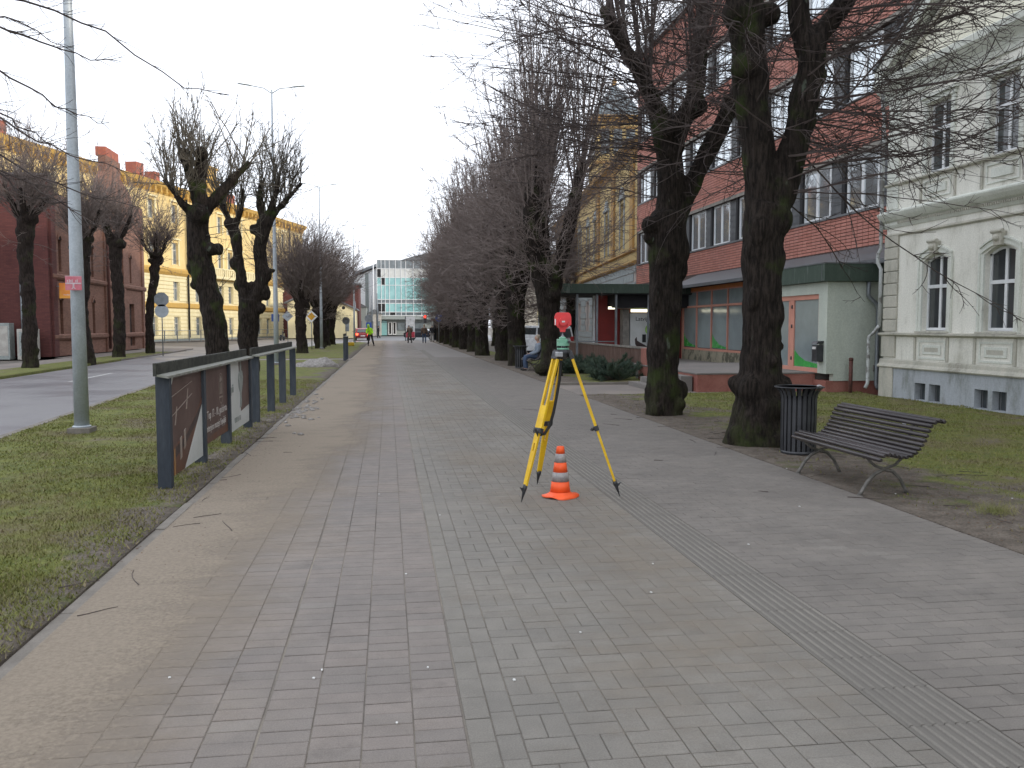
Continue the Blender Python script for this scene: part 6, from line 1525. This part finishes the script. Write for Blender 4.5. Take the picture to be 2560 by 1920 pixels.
sign('triangle_sign', 'small red and white triangular warning sign behind the third lamp post', (-6.0, 88, 0), 2.6, [(2.2, ngon(3, .5, 90), 0, 'sign_red'), (2.2, ngon(3, .33, 90), .004, 'sign_white')])
sign('large_round_sign', 'large grey round sign back behind the worker in the yellow jacket', (-2.0, 92, 0), 2.9, [(2.4, ngon(24, .42), 0, 'zinc'), (1.7, ngon(4, .4, 45), 0, 'sign_blue')])
t = sign('pedestrian_sign', 'round blue pedestrian path sign on a grey post beside the far tree trunks', (4.6, 79, 0), 2.6, [(2.35, ngon(24, .34), 0, 'sign_blue')])
mb = MB(); mb.prism([(-.05, 2.15), (.0, 2.32), (.05, 2.15), (.09, 2.15), (.04, 2.36), (.10, 2.28), (.12, 2.31), (.03, 2.46), (-.05, 2.46), (-.12, 2.31), (-.09, 2.29), (-.04, 2.36), (-.09, 2.15)], XZ, -.024, -.0205); mb.prism([(a, 2.54 + b) for a, b in ngon(8, .045)], XZ, -.024, -.0205); mb.build('pictogram', 'sign_white', t)
# ad pillar
M['ad_red'] = plain('ad red', (.50, .05, .08), None, .5, bump=0)
ad = thing('advert_pillar', 'white and red freestanding advertising panel at the far end of the footpath', 'advertising pillar', (1.9, 94, 0))
MB().box(0, .98, 0, .22, .3, 2.6).build('panel', 'sign_white', ad); MB().box(0.02, .96, -.012, 0, .35, .98).build('red_band', 'ad_red', ad); MB().box(-.07, 0, -.02, .24, 0, 2.7).build('edge', 'inside', ad)
MB().box(.2, .8, -.01, 0, 1.1, 1.55).build('print', 'p_grey', ad); MB().box(.1, .16, 0, .2, 0, .3).build('foot', 'inside', ad); MB().box(.8, .86, 0, .2, 0, .3).build('foot', 'inside', ad); MB().lathe([(.0, 0), (.09, 0), (.09, .01)], 12, (.49, -.012, 2.3)).build('print', 'p_grey', ad)
# traffic light
M['red_on'] = emit('lit red lamp', (1, .04, .02), 6)
tl_ = thing('traffic_light', 'traffic light showing red at the far end of the path', 'traffic light', (4.75, 112, 0))
MB().tube([(0, 0, 0), (0, 0, 3.2)], .07, 8).build('post', 'p_grey', tl_); MB().box(-.2, .2, -.12, .12, 1.95, 3.05).build('housing', 'black_metal', tl_)
MB().tube([(0, -.13, 2.8), (0, -.16, 2.8)], .15, 14).build('lens', 'red_on', tl_); MB().tube([(0, -.13, 2.45), (0, -.14, 2.45)], .12, 12).build('lens', 'inside', tl_); MB().tube([(0, -.13, 2.12), (0, -.14, 2.12)], .12, 12).build('lens', 'inside', tl_)
# bus shelter
bs = thing('bus_shelter', 'dark red small shelter or kiosk beside the far tree trunks', 'shelter', (4.9, 96, 0)); MB().box(-.1, 2.2, -.1, 1.8, 2.2, 2.4).build('roof', 'rb_side', bs); MB().box(0, .1, 0, 1.6, 0, 2.2).build('side', 'p_grey', bs); MB().box(.1, 2.1, 1.5, 1.6, 0, 2.2).build('back', 'inside', bs); MB().box(2.05, 2.15, 0, 1.5, 0, 2.2).build('side', 'rb_side', bs)
# dark slender columns
for i, (x, h) in enumerate(((-4.7, 5.2), (-2.35, 6.0), (-1.55, 6.4))):
    o = MB().tube([(0, 0, 0), (0, 0, h * .6), (0, 0, h)], [.13, .16, .05], 8).build('slender_column', 'zinc'); o.location = (x, 128, 0); tag(o, ('leftmost of three slender dark columns before the glass building', 'middle one of three slender dark columns before the glass building', 'slender dark column touching the left edge of the glass building')[i], 'column', 'slender columns at the end of the street')

# ============================================================ VEHICLES
M['tyre'] = plain('tyre rubber', (.018, .018, .019), None, .85); M['rim'] = plain('wheel rim', (.3, .3, .31), None, .4, metal=.6)
M['car_red'] = plain('red car paint', (.30, .02, .02), None, .25, fine=.02, bump=0); M['car_silver'] = plain('silver car paint', (.30, .31, .32), None, .25, metal=.3, fine=.02, bump=0)
M['car_white'] = plain('white van paint', (.74, .77, .80), None, .25, fine=.02, bump=0); M['car_dark'] = plain('dark car paint', (.03, .035, .045), None, .22, fine=.02, bump=0)
M['head_on'] = emit('lit headlamp', (1, .97, .88), 9); M['tail_on'] = emit('lit tail lamp', (1, .08, .03), 5); M['tail'] = plain('tail lamp', (.35, .02, .02), None, .3, bump=0)
def car(name, label, cat, loc, rz, paint, kind='car', head=None, tail='tail'):
    t = thing(name, label, cat, loc, rz); W2 = .86
    if kind == 'car': low = [(-2.05, .35), (-2.1, .55), (-2.05, .85), (-1.95, .92), (1.1, .96), (1.95, .78), (2.08, .60), (2.08, .32)]; hi = [(-1.85, .92), (-1.45, 1.36), (-1.1, 1.43), (.25, 1.44), (.55, 1.36), (1.25, .95)]
    else: low = [(-2.15, .35), (-2.18, .6), (-2.12, 1.0), (1.2, 1.06), (1.95, .92), (2.15, .70), (2.15, .32)]; hi = [(-2.1, 1.0), (-1.98, 1.68), (-1.8, 1.78), (.35, 1.78), (.65, 1.68), (1.35, 1.05)]
    arches = [(-1.28,), (1.32,)]
    mb = MB(); P = list(low)
    bot = []
    for cx in (1.32, -1.28):
        bot += [(cx + .38, .32)] + [(cx + .36 * math.cos(R(a)), .32 + .36 * math.sin(R(a))) for a in (20, 50, 90, 130, 160)] + [(cx - .38, .32)]
    P = P + bot
    mb.prism(P, XZ, -W2, W2); mb.build('body', paint, t, bevel=.04)
    mb = MB(); n = len(hi); ins = .10
    vs = [(a, -W2 + .03 + (ins if b > 1.1 else 0), b) for a, b in hi] + [(a, W2 - .03 - (ins if b > 1.1 else 0), b) for a, b in hi]
    mb.add(vs, [tuple(range(n)), tuple(reversed(range(n, 2 * n)))] + [(i, i + n, (i + 1) % n + n, (i + 1) % n) for i in range(n)]); mb.build('cabin', paint, t, bevel=.03)
    zt = max(b for a, b in hi)
    for s in (-1, 1):
        y0 = s * (W2 - .115); 
        if kind == 'car': qs = [[(-1.55, .98), (-1.3, 1.3), (-.45, 1.34), (-.45, .98)], [(-.38, .98), (-.38, 1.34), (.35, 1.33), (1.0, .99)]]
        else: qs = [[(-1.95, 1.08), (-1.85, 1.62), (-.75, 1.66), (-.75, 1.08)], [(-.6, 1.08), (-.6, 1.66), (.4, 1.64), (1.1, 1.09)]]
        for q in qs: MB().prism(q, XZ, y0 + s * .05, y0 + s * .0).build('side_window', 'glass', t)
        MB().box(.7, .85, s * W2, s * (W2 + .16), .98, 1.1).build('wing_mirror', paint, t, bevel=.02)
    z0, z1 = (.98, 1.33) if kind == 'car' else (1.1, 1.6); xr0, xr1 = (-1.84, -1.5) if kind == 'car' else (-2.10, -2.02)
    mb = MB(); mb.add([(xr0 - .03, -.62, z0), (xr0 - .03, .62, z0), (xr1 - .03, .55, z1), (xr1 - .03, -.55, z1)], [(0, 1, 2, 3)]); mb.build('rear_window', 'glass', t)
    xa, xb = (1.22, .62) if kind == 'car' else (1.30, .72); mb = MB(); mb.add([(xa + .02, -.68, z0), (xa + .02, .68, z0), (xb + .03, .58, z1 + .02), (xb + .03, -.58, z1 + .02)], [(0, 1, 2, 3)]); mb.build('windscreen', 'glass', t)
    for s in (-1, 1):
        MB().box(2.03, 2.10, s * .5 - .14 * 1, s * .5 + .16, .60, .74).build('headlight', head or 'rim', t, bevel=.02)
        MB().box(-2.16 if kind != 'car' else -2.11, -2.06, s * .66 - .12, s * .66 + .14, .62 if kind == 'car' else .8, .84 if kind == 'car' else 1.15).build('tail_light', tail, t, bevel=.02)
        for x in (-1.28, 1.32):
            w = MB().tube([(x, s * (W2 - .20), .31), (x, s * (W2 + .01), .31)], .31, 20).build('wheel', 'tyre', t)
            MB().tube([(x, s * (W2 + .005), .31), (x, s * (W2 + .02), .31)], .19, 14).build('rim', 'rim', w)
    MB().box(-2.14, -2.10, -.26, .26, .50, .61).build('number_plate', 'sign_white', t)
    return t
car('parked_van', 'white van parked behind the trunks of the right-hand avenue', 'van', (8.75, 50, -.16), R(125), 'car_white', 'van')
car('red_car', 'red car with lit brake lamps driving away behind the worker', 'car', (-3.1, 104, -.1), R(95), 'car_red', tail='tail_on')
car('oncoming_car', 'silver grey car coming toward the camera with bright headlamps', 'car', (-8.2, 128, -.1), R(-80), 'car_silver', head='head_on')
car('dark_car', 'dark car right of the advertising panel at the street end', 'car', (4.1, 106, -.1), R(-15), 'car_dark')

# ============================================================ PEOPLE
M['skin'] = plain('skin', (.48, .30, .22), None, .6, fine=.03, bump=0)
def cloth(n, c): M[n] = plain(n, c, tuple(x * .8 for x in c), .85, ns=5, fine=.06)
cloth('hi_vis', (.48, .95, .03)); cloth('dark_trousers', (.022, .022, .027)); cloth('brown_coat', (.13, .09, .065)); cloth('grey_jacket', (.20, .24, .29)); cloth('jeans', (.05, .08, .14)); cloth('black_coat', (.02, .02, .024)); cloth('pale_trousers', (.25, .24, .24)); cloth('hair_dark', (.03, .022, .018)); cloth('hair_fair', (.42, .36, .28)); cloth('shoe', (.02, .018, .018)); cloth('hat_grey', (.3, .3, .31))
def person(label, loc, rz, J, top, bottom, hair='hair_dark', hood=False, coat=0., name='person'):
    """J: joints in metres for a 1.75 m figure, facing -y"""
    t = thing(name, label, 'person', loc, rz)
    hipL, hipR = J['hipL'], J['hipR']; A = lambda k: Vector(J[k])
    pel, che, nek, hd = A('pelvis'), A('chest'), A('neck'), A('head')
    arms = [([A('sh' + s), A('el' + s), A('wr' + s)], [.055, .042, .030]) for s in 'LR']; legs = [([A('hip' + s), A('kn' + s), A('an' + s)], [.085, .058, .042]) for s in 'LR']
    feet_ = [([A('an' + s) + Vector((0, .03, -.04)), A('an' + s) + Vector((0, -.16, -.055))], [.045, .035]) for s in 'LR']
    torso = [([pel, (pel + che) / 2, che, nek], [.125, .12, .14, .06]), ([nek, hd], [.055, .06]), ([A('shL'), che, A('shR')], [.065, .10, .065])]
    body = blob('body', torso + arms + legs + feet_, [(tuple(hd), (.075, .092, .115)), (tuple(hd + Vector((0, -.095, -.01))), (.014, .02, .022)), (tuple(hd + Vector((.076, 0, 0))), (.012, .02, .03)), (tuple(hd + Vector((-.076, 0, 0))), (.012, .02, .03))], .022, 'skin', t, sides=12, smooth=1)
    for s in 'LR':      # hands with five fingers
        w = A('wr' + s); d = (w - A('el' + s)).normalized(); sd = d.cross(Vector((0, 1, .1))).normalized(); mb = MB()
        mb.tube([w, w + d * .05, w + d * .085], [.026, .036, .034], 8)
        for k, l in enumerate((.060, .070, .075, .062)):
            o_ = sd * (-.026 + .0175 * k); mb.tube([w + d * .08 + o_, w + d * (.08 + l * .5) + o_ * 1.1, w + d * (.08 + l) + o_ * 1.1 + Vector((0, -.018, 0))], [.0095, .0085, .006], 6)
        mb.tube([w + d * .025 - sd * .028, w + d * .055 - sd * .055, w + d * .085 - sd * .06], [.012, .010, .007], 6); mb.build('hand', 'skin', t)
    blob('trousers', [([p for p in l[0]], [r + .018 for r in l[1]]) for l in legs] + [([A('hipL'), pel, A('hipR')], [.10, .125, .10])], [], .025, bottom, t, sides=12)
    jk = [([pel + Vector((0, 0, -.06 - coat)), pel, (pel + che) / 2, che, nek + Vector((0, 0, -.02))], [.16 + coat * .15, .155, .155, .17, .085]), ([A('shL'), che, A('shR')], [.09, .13, .09])] + [(a[0], [r + .024 for r in a[1]]) for a in arms]
    kn_ = [(tuple(hd + Vector((0, .03, .015))), (.115, .11, .14))] if hood else []
    blob('jacket', jk + ([([che, nek, hd], [.12, .10, .09])] if hood else []), kn_, .025, top, t, sides=12)
    if not hood: blob('hair', [], [(tuple(hd + Vector((0, .022, .03))), (.086, .092, .105))], .016, hair, t)
    for s in 'LR': blob('shoe', [([A('an' + s) + Vector((0, .05, -.045)), A('an' + s) + Vector((0, -.17, -.055))], [.052, .042])], [], .02, 'shoe', t)
    return t
def pose(**k):
    J = dict(pelvis=(0, 0, .95), chest=(0, 0, 1.30), neck=(0, 0, 1.48), head=(0, -.02, 1.63), shL=(.19, 0, 1.41), shR=(-.19, 0, 1.41), elL=(.25, .02, 1.12), elR=(-.25, .02, 1.12), wrL=(.24, -.1, .88), wrR=(-.24, -.1, .88),
             hipL=(.10, 0, .92), hipR=(-.10, 0, .92), knL=(.11, -.02, .50), knR=(-.11, -.02, .50), anL=(.12, .02, .09), anR=(-.12, .02, .09)); J.update(k); return J
person('worker in a neon yellow hooded jacket and dark trousers standing on the lawn edge', (-1.45, 70.6, 0), R(20),
       pose(chest=(-.06, -.04, 1.30), neck=(-.13, -.08, 1.46), head=(-.16, -.11, 1.60), shL=(.10, -.04, 1.41), shR=(-.27, -.04, 1.37), elR=(-.33, -.12, 1.10), wrR=(-.30, -.28, .98), elL=(.18, -.12, 1.12), wrL=(.08, -.30, 1.0), hipL=(.12, 0, .92), knL=(.20, -.02, .50), anL=(.34, .06, .09), anR=(-.16, 0, .09)), 'hi_vis', 'dark_trousers', hood=True)
person('pedestrian in a brown coat leaning forward near the advertising panel', (2.02, 82, 0), R(200), pose(chest=(0, -.1, 1.28), neck=(0, -.18, 1.44), head=(0, -.24, 1.58), shL=(.19, -.1, 1.39), shR=(-.19, -.1, 1.39), wrL=(.2, -.35, .95), wrR=(-.2, -.35, .95), knL=(.11, -.1, .5), anL=(.11, -.1, .09), anR=(-.12, .2, .09)), 'brown_coat', 'dark_trousers', 'hat_grey', coat=.3)
person('pedestrian with fair hair in a dark jacket and jeans near the far tree trunks', (3.35, 81, 0), R(180), pose(knL=(.11, -.08, .5), anL=(.11, -.16, .09), anR=(-.11, .16, .09)), 'brown_coat', 'jeans', 'hair_fair')
person('pedestrian in a black coat and pale trousers beside the round blue sign', (4.45, 88, 0), R(190), pose(anL=(.1, -.12, .09), anR=(-.1, .12, .09)), 'black_coat', 'pale_trousers', 'hat_grey')
person('tiny dark pedestrian crossing in front of the glass building door', (-1.35, 124, -.1), R(90), pose(anL=(.1, -.16, .09), anR=(-.1, .16, .09)), 'black_coat', 'dark_trousers')
person('seated person in a grey blue jacket on the distant bench under the trees', (5.32, 30.35, 0), R(-90),
       pose(pelvis=(0, 0, .50), chest=(0, .02, .84), neck=(0, .0, 1.02), head=(0, -.04, 1.17), shL=(.19, 0, .95), shR=(-.19, 0, .95), elL=(.25, -.06, .70), elR=(-.25, -.06, .70), wrL=(.12, -.30, .60), wrR=(-.12, -.30, .60), hipL=(.10, -.04, .50), hipR=(-.10, -.04, .50), knL=(.13, -.45, .50), knR=(-.13, -.45, .50), anL=(.13, -.44, .09), anR=(-.14, -.46, .09)), 'grey_jacket', 'jeans', 'hair_fair')
yb = thing('yellow_case', 'yellow survey case lying on the lawn next to the worker', 'case', (-3.0, 70.3, .02)); MB().box(-.35, .3, -.2, .2, 0, .28).build('shell', 'yellow', yb, bevel=.05); MB().tube([(-.1, 0, .28), (-.08, 0, .34), (.08, 0, .34), (.1, 0, .28)], .015, 6).build('handle', 'steel_dark', yb)
sc = thing('parked_scooter', 'small dark pushchair or scooter standing in front of the yellow building', 'scooter', (-12.2, 103, -.1), R(74))
for x in (-.45, .45): MB().tube([(x, -.04, .22), (x, .04, .22)], .22, 16).build('wheel', 'tyre', sc)
MB().tube([(-.45, 0, .22), (-.3, 0, .45), (.2, 0, .45), (.38, 0, .9), (.25, 0, 1.0)], .05, 8).build('frame', 'black_metal', sc); MB().box(-.45, .1, -.12, .12, .5, .68).build('seat', 'black_metal', sc, bevel=.04); MB().tube([(.3, -.25, 1.0), (.3, .25, 1.0)], .02, 6).build('handlebar', 'black_metal', sc)
# ============================================================ AIR
hz = NT('thin winter haze'); hz.n.remove(hz.b); pv = hz.new('ShaderNodeVolumePrincipled'); pv.inputs['Color'].default_value = (.93, .95, 1, 1); pv.inputs['Density'].default_value = HAZE; pv.inputs['Anisotropy'].default_value = .2
hz.lk(pv.outputs[0], hz.n['Material Output'].inputs['Volume']); M['haze'] = hz.m
if HAZE > 0:
    o = MB().box(-1300, 1300, -1300, 1300, -1.6, 26).build('haze', 'haze'); o['kind'] = 'stuff'; o['label'] = 'thin pale winter haze in the air';
